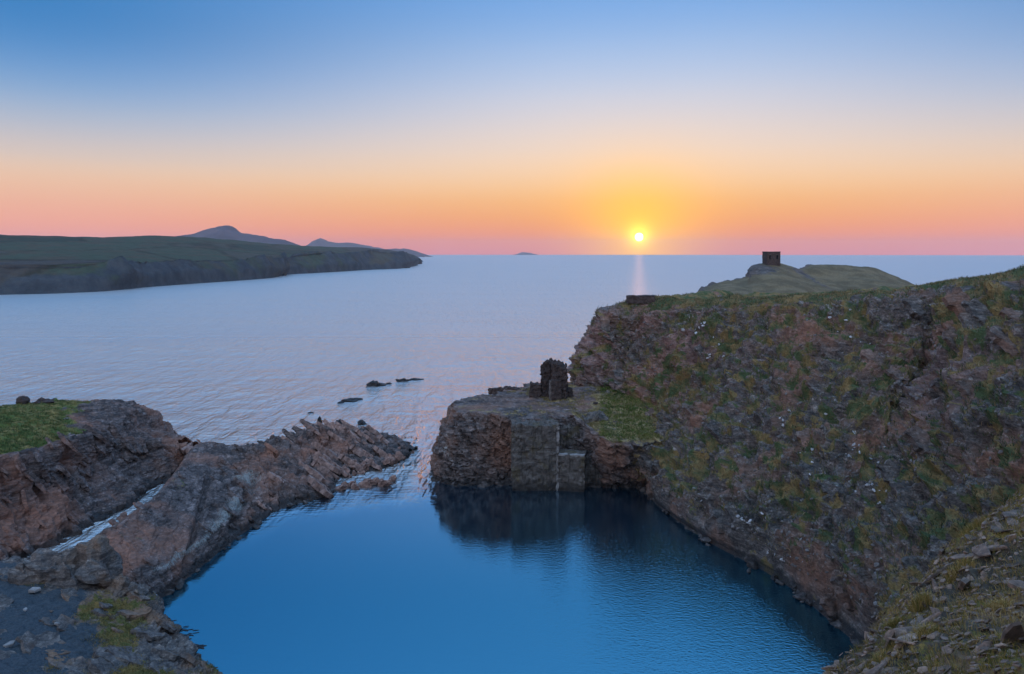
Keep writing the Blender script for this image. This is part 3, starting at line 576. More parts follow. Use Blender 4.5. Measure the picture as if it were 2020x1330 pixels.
crag = np.maximum(steep, .9 * np.exp(-((u_ - 1500) / 32)**2 - ((v_ - 535) / 11)**2))
d = 1.0 * fbm(P * .05, 3, .5, 101) + (.9 * ridged(P * .12, 3, .5, 102) + .45 * ridged(P * .5, 2, .5, 103)) * crag + .2 * fbm(P * .35, 3, .6, 104)
near_t = np.exp(-((u_ - 1521) / 24)**2 - ((v_ - 518) / 9)**2)
P2 = P + n_ * (d * (1 - near_t))[:, None]
gr = .95 - 1.1 * crag + .25 * fbm(P * .06, 3, .5, 105) - .55 * np.exp(-((u_ - 1620 - (v_ - 560) * 1.5) / 10)**2)
headland = grid_obj('headland', P2.reshape(shp), M['head'], smooth=True, attrs={'grass': gr, 'pale': np.zeros(len(P))}); tag(headland, kind='structure')
# ---- haze: even, pale air round everything
bx = [(-9800, -9800, -6), (9800, -9800, -6), (9800, 9800, -6), (-9800, 9800, -6)]
me = bpy.data.meshes.new('haze'); me.from_pydata(bx + [(x, y, 190) for x, y, z in bx], [], [(3, 2, 1, 0), (4, 5, 6, 7), (0, 1, 5, 4), (1, 2, 6, 5), (2, 3, 7, 6), (3, 0, 4, 7)])
haze = bpy.data.objects.new('haze', me); C.objects.link(haze); tag(haze, 'thin even evening haze over the sea and coast', 'haze', kind='stuff')
hm = bpy.data.materials.new('haze_air'); hm.use_nodes = True; ht = hm.node_tree; ht.nodes.clear()
ho = ht.nodes.new('ShaderNodeOutputMaterial'); hv = ht.nodes.new('ShaderNodeVolumePrincipled')
hv.inputs['Color'].default_value = (.98, .91, .91, 1); hv.inputs['Density'].default_value = 7e-5; hv.inputs['Anisotropy'].default_value = .5
ht.links.new(hv.outputs[0], ho.inputs['Volume']); me.materials.append(hm)
# ================================================================== rocks and masonry
def rock_mesh(name, seed, dims=(1, 1, 1), sub=3, rough=.28, flat=0.0, mat=None, cut=7):
    """A fractured rock: an icosphere cut by random planes, then roughened; base near z = 0."""
    import bmesh
    bm = bmesh.new(); bmesh.ops.create_icosphere(bm, subdivisions=sub, radius=1.0)
    V = np.array([v.co[:] for v in bm.verts]); r = np.random.default_rng(seed)
    for k in range(cut):
        n = r.normal(size=3); n[2] *= .7; n /= np.linalg.norm(n); h = r.uniform(.42, .8)
        dd = V @ n - h; V = V - np.outer(np.maximum(dd, 0), n) * .97
    V = V + (V / np.maximum(np.linalg.norm(V, axis=1, keepdims=True), .2)) * (rough * fbm(V * 1.7 + seed * 3.1, 4, .55, seed % 50))[:, None]
    V = V * np.array(dims)
    for v, c in zip(bm.verts, V): v.co = c
    me = bpy.data.meshes.new(name); bm.to_mesh(me); bm.free(); me.materials.append(mat); return me
def put(name, me, loc, rot=(0, 0, 0), scale=(1, 1, 1), parent=None):
    o = bpy.data.objects.new(name, me); C.objects.link(o); o.location = loc; o.rotation_euler = rot; o.scale = scale
    if parent: o.parent = parent
    return o
def rubble_box(name, size, mat, seed, parent=None, loc=(0, 0, 0), rz=0, step=.22, rough=.12, ragged=0.0, taper=0.0, course=.3):
    """A stone-built block: a box of fine faces, coursed and uneven, with an optional ragged head."""
    sx, sy, sz = size; V = []; Fc = []
    def side(o, a, b, la, lb):
        na, nb = max(2, int(la / step)), max(2, int(lb / step)); s0 = len(V)
        for i in range(nb + 1):
            for j in range(na + 1): V.append(np.array(o) + np.array(a) * la * j / na + np.array(b) * lb * i / nb)
        for i in range(nb):
            for j in range(na): q = s0 + i * (na + 1) + j; Fc.append((q, q + 1, q + na + 2, q + na + 1))
    x, y = sx / 2, sy / 2
    side((-x, -y, 0), (1, 0, 0), (0, 0, 1), sx, sz); side((x, -y, 0), (0, 1, 0), (0, 0, 1), sy, sz)
    side((x, y, 0), (-1, 0, 0), (0, 0, 1), sx, sz); side((-x, y, 0), (0, -1, 0), (0, 0, 1), sy, sz)
    side((-x, -y, sz), (1, 0, 0), (0, 1, 0), sx, sy)
    V = np.array(V); Q = V + seed * 5.3
    hgt = V[:, 2] / sz
    V[:, :2] *= (1 - taper * hgt)[:, None]
    if ragged:
        rag = ragged * (fbm(Q * np.array([.55, .55, 0]), 3, .6, seed) + .35 * fbm(Q * np.array([2.1, 2.1, 0]), 2, .6, seed + 1))
        V[:, 2] += (rag - ragged * .3) * hgt**2 * 1.0
    row = np.floor(V[:, 2] / course); cv, ce = cells(np.stack([Q[:, 0] / (course * 1.7) + row * .37, Q[:, 1] / (course * 1.7), row + .5], 1), seed)
    off = rough * ((cv - .5) * 1.1 + .9 * fbm(Q * .8, 3, .5, seed + 2)) - rough * .5 * (1 - sstep(ce, 0, .12))
    dirn = np.stack([V[:, 0] / x, V[:, 1] / y, 0 * V[:, 0]], 1); m = np.maximum(np.abs(dirn[:, 0]), np.abs(dirn[:, 1]))
    dirn = np.where(np.abs(dirn) >= (m - 1e-3)[:, None], np.sign(dirn), 0); dirn[:, 2] = 0
    V = V + dirn * off[:, None]
    bad = np.array([perlin(V * 2.2 + 3, seed + 3), perlin(V * 2.2 + 9, seed + 4), perlin(V * 2.2 + 15, seed + 5)]).T * rough * .25
    o = mesh_obj(name, V + bad, Fc, mat, parent); o.location = loc; o.rotation_euler = (0, 0, rz); return o
# ---- quay on the spur
qz = 9.2
q = empty('quay', (3.2, 96.5, 0), R(3)); tag(q, 'old stone quay wall with stepped blocks rising from the lagoon', 'quay')
mb = rubble_box('wall', (6.2, 5.0, 11.0), M['quaywall'], 3, q, (-.1, 1.2, -2), 0, .16, .16, ragged=.45, course=.45)
rubble_box('wall', (4.6, 3.0, 9.9), M['quaywall'], 5, q, (5.2, 3.6, -2), R(4), .16, .2, ragged=.6, course=.45)
bt = rubble_box('buttress', (3.5, 3.2, 6.9), M['quaywall'], 7, q, (5.0, -.3, -2), R(-14), .14, .13, ragged=.25, course=.45)
rubble_box('coping', (3.5, .8, .2), M['quoin'], 8, bt, (0, -1.2, 6.72), 0, .1, .08, ragged=.1, course=.3)
rubble_box('shelf', (2.9, 2.2, 6.1), M['quaywall'], 9, q, (7.9, .9, -2), R(2), .16, .16, ragged=.4, course=.45)
rubble_box('block', (3.4, 2.8, 3.0), M['quaywall'], 11, q, (8.6, 3.4, 6.1), R(6), .16, .22, ragged=.5, course=.45)
rubble_box('corner_stone', (.4, .4, 9.0), M['quoin'], 13, q, (2.9, -1.18, -.4), 0, .12, .12, ragged=.3, course=.5)
# ---- ruin on the spur
bz = 9.35
r = empty('ruin', (6.4, 107.4, bz)); tag(r, 'ruined dark stone engine house standing on the grassy spur', 'ruin')
rubble_box('gable', (2.0, 1.5, 6.2), M['ruin'], 21, r, (-.95, 1.9, -.3), R(5), .13, .20, ragged=.75, taper=.10)
rubble_box('pillar', (2.35, 1.7, 6.1), M['ruin'], 23, r, (.75, .7, -.3), R(-4), .13, .22, ragged=.85, taper=.02)
rubble_box('wall', (1.5, .7, 3.75), M['ruin'], 25, r, (.25, -.55, -.3), R(3), .13, .10, ragged=.15)
rubble_box('jamb', (.35, .9, 3.6), M['dress'], 27, r, (-.62, -.35, -.3), R(8), .13, .06, ragged=.1)
rubble_box('wall', (1.7, 1.2, 2.9), M['ruin'], 29, r, (-2.75, 1.6, -.3), R(-6), .14, .16, ragged=.35)
rubble_box('wall', (1.3, 1.2, 1.9), M['ruin'], 31, r, (2.3, 1.6, -.3), R(10), .14, .18, ragged=.5, taper=.25)
lw = rubble_box('low_wall', (6.2, .8, 1.15), M['ruin'], 33, None, (-.7, 113.4, 9.3), R(-6), .14, .14, ragged=.45)
tag(lw, 'long low tumbled stone wall running left from the ruin', 'wall')
for k, (u, v, s) in enumerate([(1130, 783, .55), (1160, 785, .75), (1177, 776, .6), (1060, 790, .4), (1148, 770, .45), (1175, 797, .35)]):
    x, y, z = on(u, v, 9.45)
    put('rubble', rock_mesh('rubble', 40 + k, (s * 1.3, s, s * .7), 2, .2, mat=M['ruin']), (x - 6.4, y - 107.4, z - bz + s * .2), (0, 0, k * 1.3), parent=r)
# ---- watch tower
t = empty('watch_tower', at(1521.5, 517.5, 251)); tag(t, 'square roofless stone watch tower on the headland knoll', 'tower')
tw, th_, wk = 4.7, 3.55, .6
def tw_wall(x0, x1, z0, z1, seed, parent=None): return rubble_box('wall', (x1 - x0, wk, z1 - z0), M['ruin'], seed, parent or t, ((x0 + x1) / 2, -tw / 2 + wk / 2, z0), 0, .3, .05)
tw_wall(-tw / 2, -1.55, -1.2, th_, 51); tw_wall(-.95, .95, -1.2, th_, 52); tw_wall(1.55, tw / 2, -1.2, th_, 53)
tw_wall(-1.55, -.95, 2.7, th_, 54); tw_wall(.95, 1.55, 2.7, th_, 55); tw_wall(-1.55, -.95, -1.2, 1.2, 56); tw_wall(.95, 1.55, -1.2, 1.2, 57)
for sx in (-1, 1):
    rubble_box('wall', (wk, tw - 2 * wk - .01, th_ + 1.2), M['ruin'], 58 + sx, t, (sx * (tw / 2 - wk / 2), 0, -1.2), 0, .3, .05)
    rubble_box('lintel', (.72, .5, .16), M['dress'], 61 + sx, t, (sx * 1.25, -tw / 2 + .22, 2.6), 0, .2, .02)
rubble_box('wall', (tw, wk, th_ + 1.2), M['ruin'], 64, t, (0, tw / 2 - wk / 2, -1.2), 0, .3, .05)
for x, y, a, b in ((0, -tw / 2 + .28, tw + .24, .74), (0, tw / 2 - .28, tw + .24, .74)):
    rubble_box('parapet', (a, b, .24), M['ruin'], 66 + int(y > 0), t, (x, y, th_ - .02), 0, .3, .05)
for sx in (-1, 1): rubble_box('parapet', (.7, tw - .9, .27), M['ruin'], 69 + sx, t, (sx * (tw / 2 - .27), 0, th_ - .02), 0, .3, .05)
# ---- low wall on the end of the cliff
p = at(1264, 598, 117.2)
w = rubble_box('parapet_wall', (4.6, 1.4, 1.35), M['ruin'], 71, None, (p[0], p[1] + .3, p[2] - .05), R(-3), .15, .09, ragged=.12)
tag(w, 'low flat topped stone wall on the seaward end of the cliff', 'wall')
# ---- rocks in the sea: u, v of the waterline, width px, height m, label
SEA = [(738, 762, 54, 1.25, 'largest black rock awash in the open sea'), (790, 753, 24, .8, 'small black rock at left end of the far broken reef line'), (815, 750, 34, .3, 'thin strip of black reef awash, farthest from the spit'),
       (690, 793, 46, .45, 'low broken black reef between the spit and the largest sea rock'), (672, 795, 20, .3, 'tiny rock awash at left end of the low broken reef'),
       (628, 836, 17, 1.2, 'small pointed rock standing apart left of the spit tip'), (668, 846, 44, 1.5, 'broad dark boulder behind the crest of the spit'), (714, 838, 24, .9, 'dark boulder in the water beyond the spit crest'),
       (646, 848, 22, .8, 'small dark rock against the back of the spit crest'), (755, 862, 18, .4, 'small low rock just off the spit tip'), (768, 877, 22, .3, 'flat wet rock awash beyond the spit tip'), (800, 877, 24, .35, 'outermost low wet rock to the right of the spit'),
       (745, 884, 20, .5, 'small brown rock at the seaward edge of the spit tip'), (612, 815, 14, .15, 'tiny wet rock barely breaking the surface'),
       (768, 758, 16, .35, 'low wet ledge joined to the right end of the largest sea rock'), (803, 752, 16, .35, 'narrow black ledge in the middle of the far broken reef line'), (832, 749, 16, .2, 'last sliver of black reef at the right end of the far reef line')]
for k, (u, v, wpx, h, lab) in enumerate(SEA):
    x, y, z = on(u, v, 0); w = wpx / F * y
    o = put('sea_rock', rock_mesh('sea_rock', 100 + k, (w * .52, w * .36, h * 1.1), 3, .35, mat=M['searock']), (x, y + w * .2, 0), (0, 0, .3 * k)); tag(o, lab, 'rock', 'rocks standing in the sea')
# the dark rock off the point of the far coast, low points at its foot
for k, (u, v, wpx, h, lab) in enumerate([(826, 521, 17, 9, 'dark islet off the point of the far coast'), (560, 544, 14, 5, 'low dark skerry at the foot of the far coast cliffs'), (803, 529, 14, 3, 'flat skerry just under the point of the far coast')]):
    x, y, z = on(u, v, 0); w = wpx / F * y
    o = put('skerry', rock_mesh('skerry', 130 + k, (w * .5, w * .4, h), 3, .3, mat=M['searock']), (x, y, 0)); tag(o, lab, 'rock', 'skerries below the far coast')
# ---- tilted reef slabs on the spit (pieces of the spit)
rm = [rock_mesh('reef_slab', 150 + k, (1.0, .55, .62), 3, .22, mat=M['reef'], cut=9) for k in range(7)]
rr = random.Random(5)
def spit_rock(u, v, z, s, nm='reef_rock', tilt=.5):
    x, y, zz = on(u, v, z)
    put(nm, rm[rr.randrange(7)], (x, y, zz), (rr.uniform(-.25, .25), -tilt + rr.uniform(-.2, .2), R(-38) + rr.uniform(-.3, .3)), (s * rr.uniform(.8, 1.3), s * rr.uniform(.7, 1.2), s * rr.uniform(.6, 1.1)), parent=slab)
for u in range(672, 772, 11):                       # the long low bar on the lagoon side
    spit_rock(u + rr.uniform(-4, 4), 962 - (u - 670) * .12 + rr.uniform(-5, 4), .25, 1.15 * (1 - .35 * abs(u - 725) / 50) + .25)
spit_rock(767, 950, .3, .55)
for k in range(46):                                 # the broken shelf at the tip
    t_ = rr.random(); u = 640 + t_ * 155; v0 = 936 - t_ * 28; spit_rock(u, v0 - abs(rr.gauss(0, 15)), .35 + .5 * rr.random(), rr.uniform(.45, 1.1))
for k in range(14): spit_rock(690 + k * 8, 938 - k * 2.6 + rr.uniform(-3, 3), .1, rr.uniform(.5, .95))
for k in range(44):
    u = rr.uniform(640, 822); v = 862 + rr.gauss(0, 1) * 10 + (u - 640) * .13; spit_rock(u, v, .08, rr.uniform(.25, .7))
# ---- upturned beds: sharp plates standing out of the spit and the cliff (pieces of both)
def plate_mesh(name, seed, mat):
    r = np.random.default_rng(seed); nx, ny, nz = 9, 5, 2; V, Fc = [], []
    def side(o, a, b, na, nb):
        s0 = len(V)
        for i in range(nb + 1):
            for j in range(na + 1): V.append(np.array(o, float) + np.array(a, float) * 2 * j / na + np.array(b, float) * 2 * i / nb)
        for i in range(nb):
            for j in range(na): q_ = s0 + i * (na + 1) + j; Fc.append((q_, q_ + 1, q_ + na + 2, q_ + na + 1))
    side((-1, -1, -1), (0, 1, 0), (1, 0, 0), ny, nx); side((-1, -1, 1), (1, 0, 0), (0, 1, 0), nx, ny)
    side((-1, -1, -1), (1, 0, 0), (0, 0, 1), nx, nz); side((1, 1, -1), (-1, 0, 0), (0, 0, 1), nx, nz)
    side((1, -1, -1), (0, 1, 0), (0, 0, 1), ny, nz); side((-1, 1, -1), (0, -1, 0), (0, 0, 1), ny, nz)
    V = np.array(V); Q = V * [1.6, 1.0, .3] + seed * 7.7
    edge = 1 + .38 * fbm(Q * [1, 1, 0], 3, .6, seed)                       # broken outline
    V[:, 0] *= edge * (1 - .18 * np.abs(V[:, 1])); V[:, 1] *= 1 + .42 * fbm(Q[:, [1, 0, 2]] * [.8, 1, 0], 3, .65, seed + 1)
    cvv, _ = cells(Q * [1.1, 1.1, .0] + .5, seed); V[:, 2] += .55 * (cvv - .5) + .25 * fbm(Q, 3, .6, seed + 2)
    V[:, 2] *= 1 - .35 * np.abs(V[:, 0])**2
    return mesh_obj(name, V, Fc, mat).data
def as_proto(o_data):
    o_ = [o for o in C.objects if o.data == o_data][0]; bpy.data.objects.remove(o_); return o_data
SP = [as_proto(plate_mesh('rock_plate', 400 + k, M['spit'])) for k in range(8)]
RP = [as_proto(plate_mesh('rock_plate', 410 + k, M['reef'])) for k in range(8)]
CP = [as_proto(plate_mesh('rock_plate', 420 + k, M['cliff'])) for k in range(8)]
def put_plate(me, loc, l, b, sx, sy, sz, jit, parent, r):
    l = np.array(l) + r.normal(0, jit, 3); b = np.array(b) + r.normal(0, jit, 3); l /= np.linalg.norm(l); b -= l * (b @ l); b /= np.linalg.norm(b); y = np.cross(b, l)
    o = put('rock_plate', me, loc, Matrix(np.stack([l, y, b], 1).tolist()).to_euler(), (sx, sy, sz), parent); return o
rp = np.random.default_rng(77)
PS, NS = SPIT; us, vs_ = uv_of(PS)
cand = np.nonzero((us > 440) & (us < 765) & (PS[:, 2] > .5) & (NS[:, 2] > .2))[0]
for i in rp.choice(cand, 100, replace=False):
    s0 = rp.uniform(.6, 1.5) * (1.0 if us[i] > 540 else .7)
    put_plate((SP if us[i] < 590 + rp.normal() * 60 else RP)[int(rp.integers(8))], PS[i] - (0, 0, .18 * s0), (.80, -.45, -.40), (.25, .50, .83), s0 * 1.7, s0 * .8, s0 * .30, .06, slab, rp)
cand = np.nonzero((us > 215) & (us < 470) & (PS[:, 2] > 1.6) & (NS[:, 2] > .2))[0]
for i in rp.choice(cand, 16, replace=False):
    s0 = rp.uniform(.35, .9); put_plate(SP[int(rp.integers(8))], PS[i] - NS[i] * .08, (.80, -.30, -.50), NS[i] + (.1, .2, .1), s0 * 1.7, s0 * .8, s0 * .16, .12, slab, rp)
PH, NH = HILL[0], HILL[1]; uh, vh = uv_of(PH)
cand = np.nonzero((uh > -40) & (uh < 340) & (PH[:, 2] > .8) & (NH[:, 2] < .75) & (vh > 850) & (vh < 1110))[0]
for i in rp.choice(cand, 60, replace=False):
    s0 = rp.uniform(.4, 1.1); put_plate(SP[int(rp.integers(8))], PH[i], (.75, -.35, -.55), (.35, .55, .75), s0 * 1.7, s0 * .7, s0 * .25, .15, hill, rp)
PC, NC, GC, ZC, RZ, _ = CLIFF; uc, vc = uv_of(PC)
cand = np.nonzero((uc > 1150) & (uc < 2050) & (vc > 590) & (vc < 1300) & (ZC > .6) & (ZC < RZ - 1.5) & (PC[:, 1] > 48))[0]
wt_ = .25 + 1.6 * np.exp(-((uc[cand] - 1900) / 90)**2 - ((vc[cand] - 720) / 130)**2) + 1.2 * np.exp(-((uc[cand] - 1640) / 160)**2 - ((vc[cand] - 900) / 90)**2) + .9 * (ZC[cand] < 3) + .7 * (uc[cand] < 1260) - .2 * np.clip(GC[cand], 0, 1)
wt_ = np.clip(wt_, .03, None); 
for i in rp.choice(cand, 170, replace=False, p=wt_ / wt_.sum()):
    s0 = rp.uniform(.35, 1.15) * (1.25 if uc[i] > 1780 else 1); put_plate(CP[int(rp.integers(8))], PC[i] - NC[i] * .05, (.42, -.40, -.80), NC[i] * .5 + (.2, -.5, .75), s0 * 1.5, s0 * .75, s0 * .30, .2, cliff, rp)
# ---- boulders along the waterlines (pieces of the shore they lie on)
bm_ = [rock_mesh('foot_stone', 440 + k, (1, .8, .6), 2, .22, mat=M['foot'], cut=7) for k in range(6)]
def foot_stones(line, n, parent, lo, hi, off=.3):
    L = np.array([p_[:2] for p_ in line], float); seg = np.linalg.norm(np.diff(L, axis=0), axis=1); cs = np.concatenate([[0], np.cumsum(seg)])
    for q_ in rp.uniform(0, cs[-1], n):
        x, y = np.interp(q_, cs, L[:, 0]), np.interp(q_, cs, L[:, 1]); s0 = rp.uniform(lo, hi)**1.3
        put('foot_stone', bm_[int(rp.integers(6))], (x + rp.normal() * off, y + rp.normal() * off, rp.uniform(-.15, .25)), tuple(rp.uniform(-.5, .5, 2)) + (rp.uniform(0, 6),), (s0, s0, s0 * .9), parent)
LP_ = [as_proto(plate_mesh('rock_plate', 430 + k, M['ledge'])) for k in range(6)]
PL, NL = LEDGE[0], LEDGE[1]; ul, vl = uv_of(np.maximum(PL, (-1e9, 1., -1e9)))
cand = np.nonzero((ul > -60) & (ul < 400) & (vl > 1120) & (vl < 1400) & (PL[:, 1] > 30) & (NL[:, 2] > .3))[0]
for i in rp.choice(cand, 70, replace=False):
    fl = ul[i] < 170; s0 = rp.uniform(.3, 1.0); put_plate(LP_[int(rp.integers(6))], PL[i] - NL[i] * (.13 if fl else .05) * s0, (.8, -.4, -.2), NL[i] + (.05, .15, .1), s0 * 1.5, s0 * .9, s0 * (.14 if fl else .24), .12, ledge, rp)
foot_stones([(17.9, 98), (18.6, 90), (22.0, 78.8), (25.3, 72.1), (26.8, 67.7), (27.8, 62), (28.6, 56)], 150, cliff, .12, .85, .5)
foot_stones(BASELINES[0][4:13], 60, spur, .25, .9)
foot_stones(BASELINES[1][1:9], 50, slab, .2, .7)
foot_stones([p_[:2] for p_ in bas[5:9]], 24, ledge, .2, .7)
# ---- floating weed in the corner of the lagoon
r_ = np.random.default_rng(5); V, Fc = [], []
for u, v, ru, rv, m in ((352, 1250, 18, 9, 46), (395, 1275, 10, 5, 16), (330, 1222, 8, 4, 8), (420, 1322, 10, 4, 10)):
    for k in range(m):
        x, y, z = on(u + r_.normal() * ru * .7, v + r_.normal() * rv * .7, .0); a = r_.uniform(-.5, .5); l, w = r_.uniform(.12, .4), r_.uniform(.03, .07); b0 = len(V)
        for t_ in (-1, 0, 1): V += [(x + l * t_ * math.cos(a) - w * math.sin(a), y + l * t_ * math.sin(a) + w, .012 + .02 * (1 - abs(t_))), (x + l * t_ * math.cos(a) + w * math.sin(a), y + l * t_ * math.sin(a) - w, .012 + .02 * (1 - abs(t_)))]
        Fc += [(b0, b0 + 1, b0 + 3, b0 + 2), (b0 + 2, b0 + 3, b0 + 5, b0 + 4)]
o = mesh_obj('seaweed', V, Fc, M['searock']); tag(o, 'dark seaweed floating at the lagoon edge below the ledge', 'seaweed', kind='stuff')
for u, v, z, s_ in ((352, 882, 3.0, 1.5), (366, 886, 2.9, 1.3), (380, 890, 2.8, 1.2), (345, 892, 2.4, 1.1)): put('rock', RP[0] if False else rm[2], on(u, v, z), (.2, -.2, u), (s_ * 1.3, s_, s_), slab)
# ---- boulders on the foreground ledge and the knoll
LB = [(98, 1118, 6.9, 54, 38, 1.35, 'broad ribbed outcrop at the far edge of the gravel ledge', 'ledge'), (193, 1112, 6.3, 52, 42, 1.35, 'squarish cracked outcrop between the ledge and the slab', 'ledge'), (238, 1148, 5.6, 26, 20, .8, 'small outcrop at the right corner of the gravel ledge', 'ledge'),
      (45, 1118, 7.0, 24, 18, .6, 'low outcrop at the left end of the ledge rim', 'ledge')]
for k, (u, v, z, rx_, rz_, h, lab, mt) in enumerate(LB):
    x, y, zz = on(u, v + 18, z); s = y / F
    me = rock_mesh('outcrop', 170 + k, (rx_ * s * 1.25, rx_ * s * .95, rz_ * s * 1.35), 4, .32, mat=M['outcrop'] if 'outcrop' in M else M['reef'], cut=6)
    tag(put('outcrop', me, (x, y, zz + .1)), lab, 'rock', 'outcrops round the gravel ledge')
for k, (u, v, z, rx_, rz_, lab) in enumerate([(78, 797, 9.1, 30, 12, 'long flat boulder on top of the grassy knoll'), (46, 797, 9.2, 14, 13, 'rounded boulder at left of the knoll top')]):
    x, y, zz = on(u, v, z); s = y / F
    tag(put('boulder', rock_mesh('boulder', 180 + k, (rx_ * s, rx_ * s * .7, rz_ * s), 3, .25, mat=M['ruin']), (x, y, zz + .2), (0, -.15, 0)), lab, 'boulder', 'boulders on the knoll')
def slab_mesh(name, seed, th, mat):
    """thin irregular flake of slate with chamfered edges"""
    r = np.random.default_rng(seed); n = int(r.integers(5, 8)); a = np.sort(np.linspace(0, 2 * math.pi, n, endpoint=False) + r.uniform(-.3, .3, n)); rad = r.uniform(.65, 1.0, n)
    lo = np.stack([rad * np.cos(a), rad * np.sin(a) * .7, -th * np.ones(n)], 1); mi = lo * [1.04, 1.04, 0] + [0, 0, th * .25]; hi = lo * [.93, .93, 0] + np.stack([0 * a, 0 * a, th * (1 + r.uniform(-.35, .35, n))], 1)
    V = np.concatenate([lo, mi, hi]); Fc = [list(range(n))[::-1], list(range(2 * n, 3 * n))]
    for l in (0, n):
        for k in range(n): j = (k + 1) % n; Fc.append([l + k, l + j, l + n + j, l + n + k])
    me = bpy.data.meshes.new(name); me.from_pydata(V.tolist(), [], Fc); me.materials.append(mat); return me
for k, (u, v, z, w, lab) in enumerate([(68, 1166, 6.75, 15, 'pale flat slab lying on the dark gravel ledge'), (20, 1273, 6.95, 13, 'pale slab at the left margin of the gravel ledge'), (50, 1205, 6.9, 7, 'tiny pale stone in the middle of the gravel ledge'), (112, 1233, 6.9, 7, 'small flat stone low on the gravel ledge'), (133, 827, 8.7, 7, 'small white stone on the knoll slope')]):
    x, y, zz = on(u, v, z); s = w * y / F
    tag(put('flat_stone', slab_mesh('flat_stone', 200 + k, .18, M['quoin']), (x, y, zz + .10), (.1, -.08, k), (s, s * .9, s)), lab, 'stone', 'loose pale stones on the left')
tag(put('pale_boulder', rock_mesh('pale_boulder', 210, (.5, .4, .35), 2, .15, mat=M['palestone']), (*on(300, 1180, .3),)), 'pale boulder at the waterline below the end of the slab', 'boulder')
# ================================================================== foreground slope under the camera
ed = [(-16, -2, 27.5), (-8, 1.2, 28.3), (-2, 2.4, 28.9), (2.0, 4.6, 28.0), at(1560, 1420, 8.4), at(1640, 1338, 9.0), at(1692, 1288, 9.5), at(1745, 1252, 10.1), at(1792, 1208, 10.6), at(1832, 1150, 11.2), at(1872, 1100, 11.9), at(1925, 1050, 12.7), at(1965, 1022, 13.2), at(2015, 985, 14.0), at(2140, 905, 16), (24, 21, 28.6), (34, 24, 30.5)]
inr = [(-14, -6, 29), (-7, -2, 29.6), (-1, -.5, 30.2), (2, 1.4, 30), (4.2, 4.6, 29.0), (5.4, 6.2, 28.4), (6.2, 6.9, 28.2), (7.0, 7.5, 28.2), (7.8, 8.0, 28.3), (8.8, 8.6, 28.5), (9.8, 9.2, 28.8), (10.8, 10.0, 29.0), (11.6, 10.4, 29.2), (12.8, 11, 29.5), (15, 12, 30), (27, 16, 31), (38, 18, 32)]
cols = []
for e, i_ in zip(ed, inr):
    e = np.array(e); i_ = np.array(i_); o_ = e - i_; o_[2] = 0; o_ /= np.linalg.norm(o_)
    cols.append([tuple(i_ - o_ * 14 + (0, 0, 2.5)), tuple(i_ - o_ * 4 + (0, 0, 1.2)), tuple(i_), tuple(.5 * e + .5 * i_ + (0, 0, .12)), tuple(e), tuple(e + o_ * .8 + (0, 0, -1.6)), tuple(e + o_ * 3 + (0, 0, -9)), tuple(e + o_ * 6 + (0, 0, -e[2] - 3))])
G = loft(cols, .105); 
keep = G[:, :, 2].mean(1)
shp = G.shape; N = gnormals(G)
if N[shp[0] // 4, shp[1] // 2, 2] < 0: N = -N
P = G.reshape(-1, 3); n_ = N.reshape(-1, 3)
cv, ce = cells(P * np.array([2.2, 2.2, 3.5]), 54)
d = .16 * fbm(P * .55, 4, .55, 53) + .09 * (cv - .5) + .05 * ridged(P * 2.2, 3, .6, 56)
u_, v_ = uv_of(np.maximum(P, (-1e9, .5, -1e9)))
P2 = P + n_ * d[:, None]
gr = .34 + .55 * fbm(P * .6, 3, .6, 69)
slope = grid_obj('slope', P2.reshape(shp), M['scree'], attrs={'grass': gr, 'pale': np.zeros(len(P))}); tag(slope, kind='structure')
# places on the slope inside the view
vis = (P[:, 1] > 5.5) & (u_ > 1600) & (u_ < 2080) & (v_ > 950) & (v_ < 1370) & (n_[:, 2] > .35)
idx = np.nonzero(vis)[0]
def frame(nrm_, yaw, tx, ty):
    z = Vector(nrm_).normalized(); q = z.to_track_quat('Z', 'Y'); return (q.to_matrix() @ Matrix.Rotation(yaw, 3, 'Z') @ Matrix.Rotation(tx, 3, 'X') @ Matrix.Rotation(ty, 3, 'Y')).to_euler()
sm = [slab_mesh('slate', 220 + k, .07 + .03 * (k % 4), M['slate']) for k in range(10)]
rr = random.Random(11)
pick = np.random.default_rng(4).choice(idx, 300, replace=False)
for k, i in enumerate(pick):
    s = min(.27, max(.06, rr.lognormvariate(-2.2, .5)))
    put('slate', sm[k % 10], P2[i] + n_[i] * s * .10, frame(n_[i], rr.uniform(0, 6.28), rr.gauss(0, .4), rr.gauss(0, .4)), (s * 1.35, s * rr.uniform(.5, .9), s * rr.uniform(.4, 1.0)), parent=slope)
# small chips: uncountable
def scatter_joined(name, meshes, pts, nrms, sizes, mat, parent=None, tilt=.35, seed=0):
    Vs, Fs, base_ = [], [], 0; r = np.random.default_rng(seed)
    data = []
    for me in meshes:
        v = np.zeros(len(me.vertices) * 3); me.vertices.foreach_get('co', v); me.calc_loop_triangles()
        f = np.zeros(len(me.loop_triangles) * 3, np.int32); me.loop_triangles.foreach_get('vertices', f); data.append((v.reshape(-1, 3), f.reshape(-1, 3)))
    for p, n, s in zip(pts, nrms, sizes):
        v, f = data[int(r.integers(len(data)))]
        M3 = np.array(Vector(n).to_track_quat('Z', 'Y').to_matrix() @ Matrix.Rotation(r.uniform(0, 6.28), 3, 'Z') @ Matrix.Rotation(r.normal(0, tilt), 3, 'X'))
        Vs.append((v * s) @ M3.T + p); Fs.append(f + base_); base_ += len(v)
    return mesh_obj(name, np.concatenate(Vs), np.concatenate(Fs), mat, parent)
pk = np.random.default_rng(9).choice(idx, 2600, replace=True)
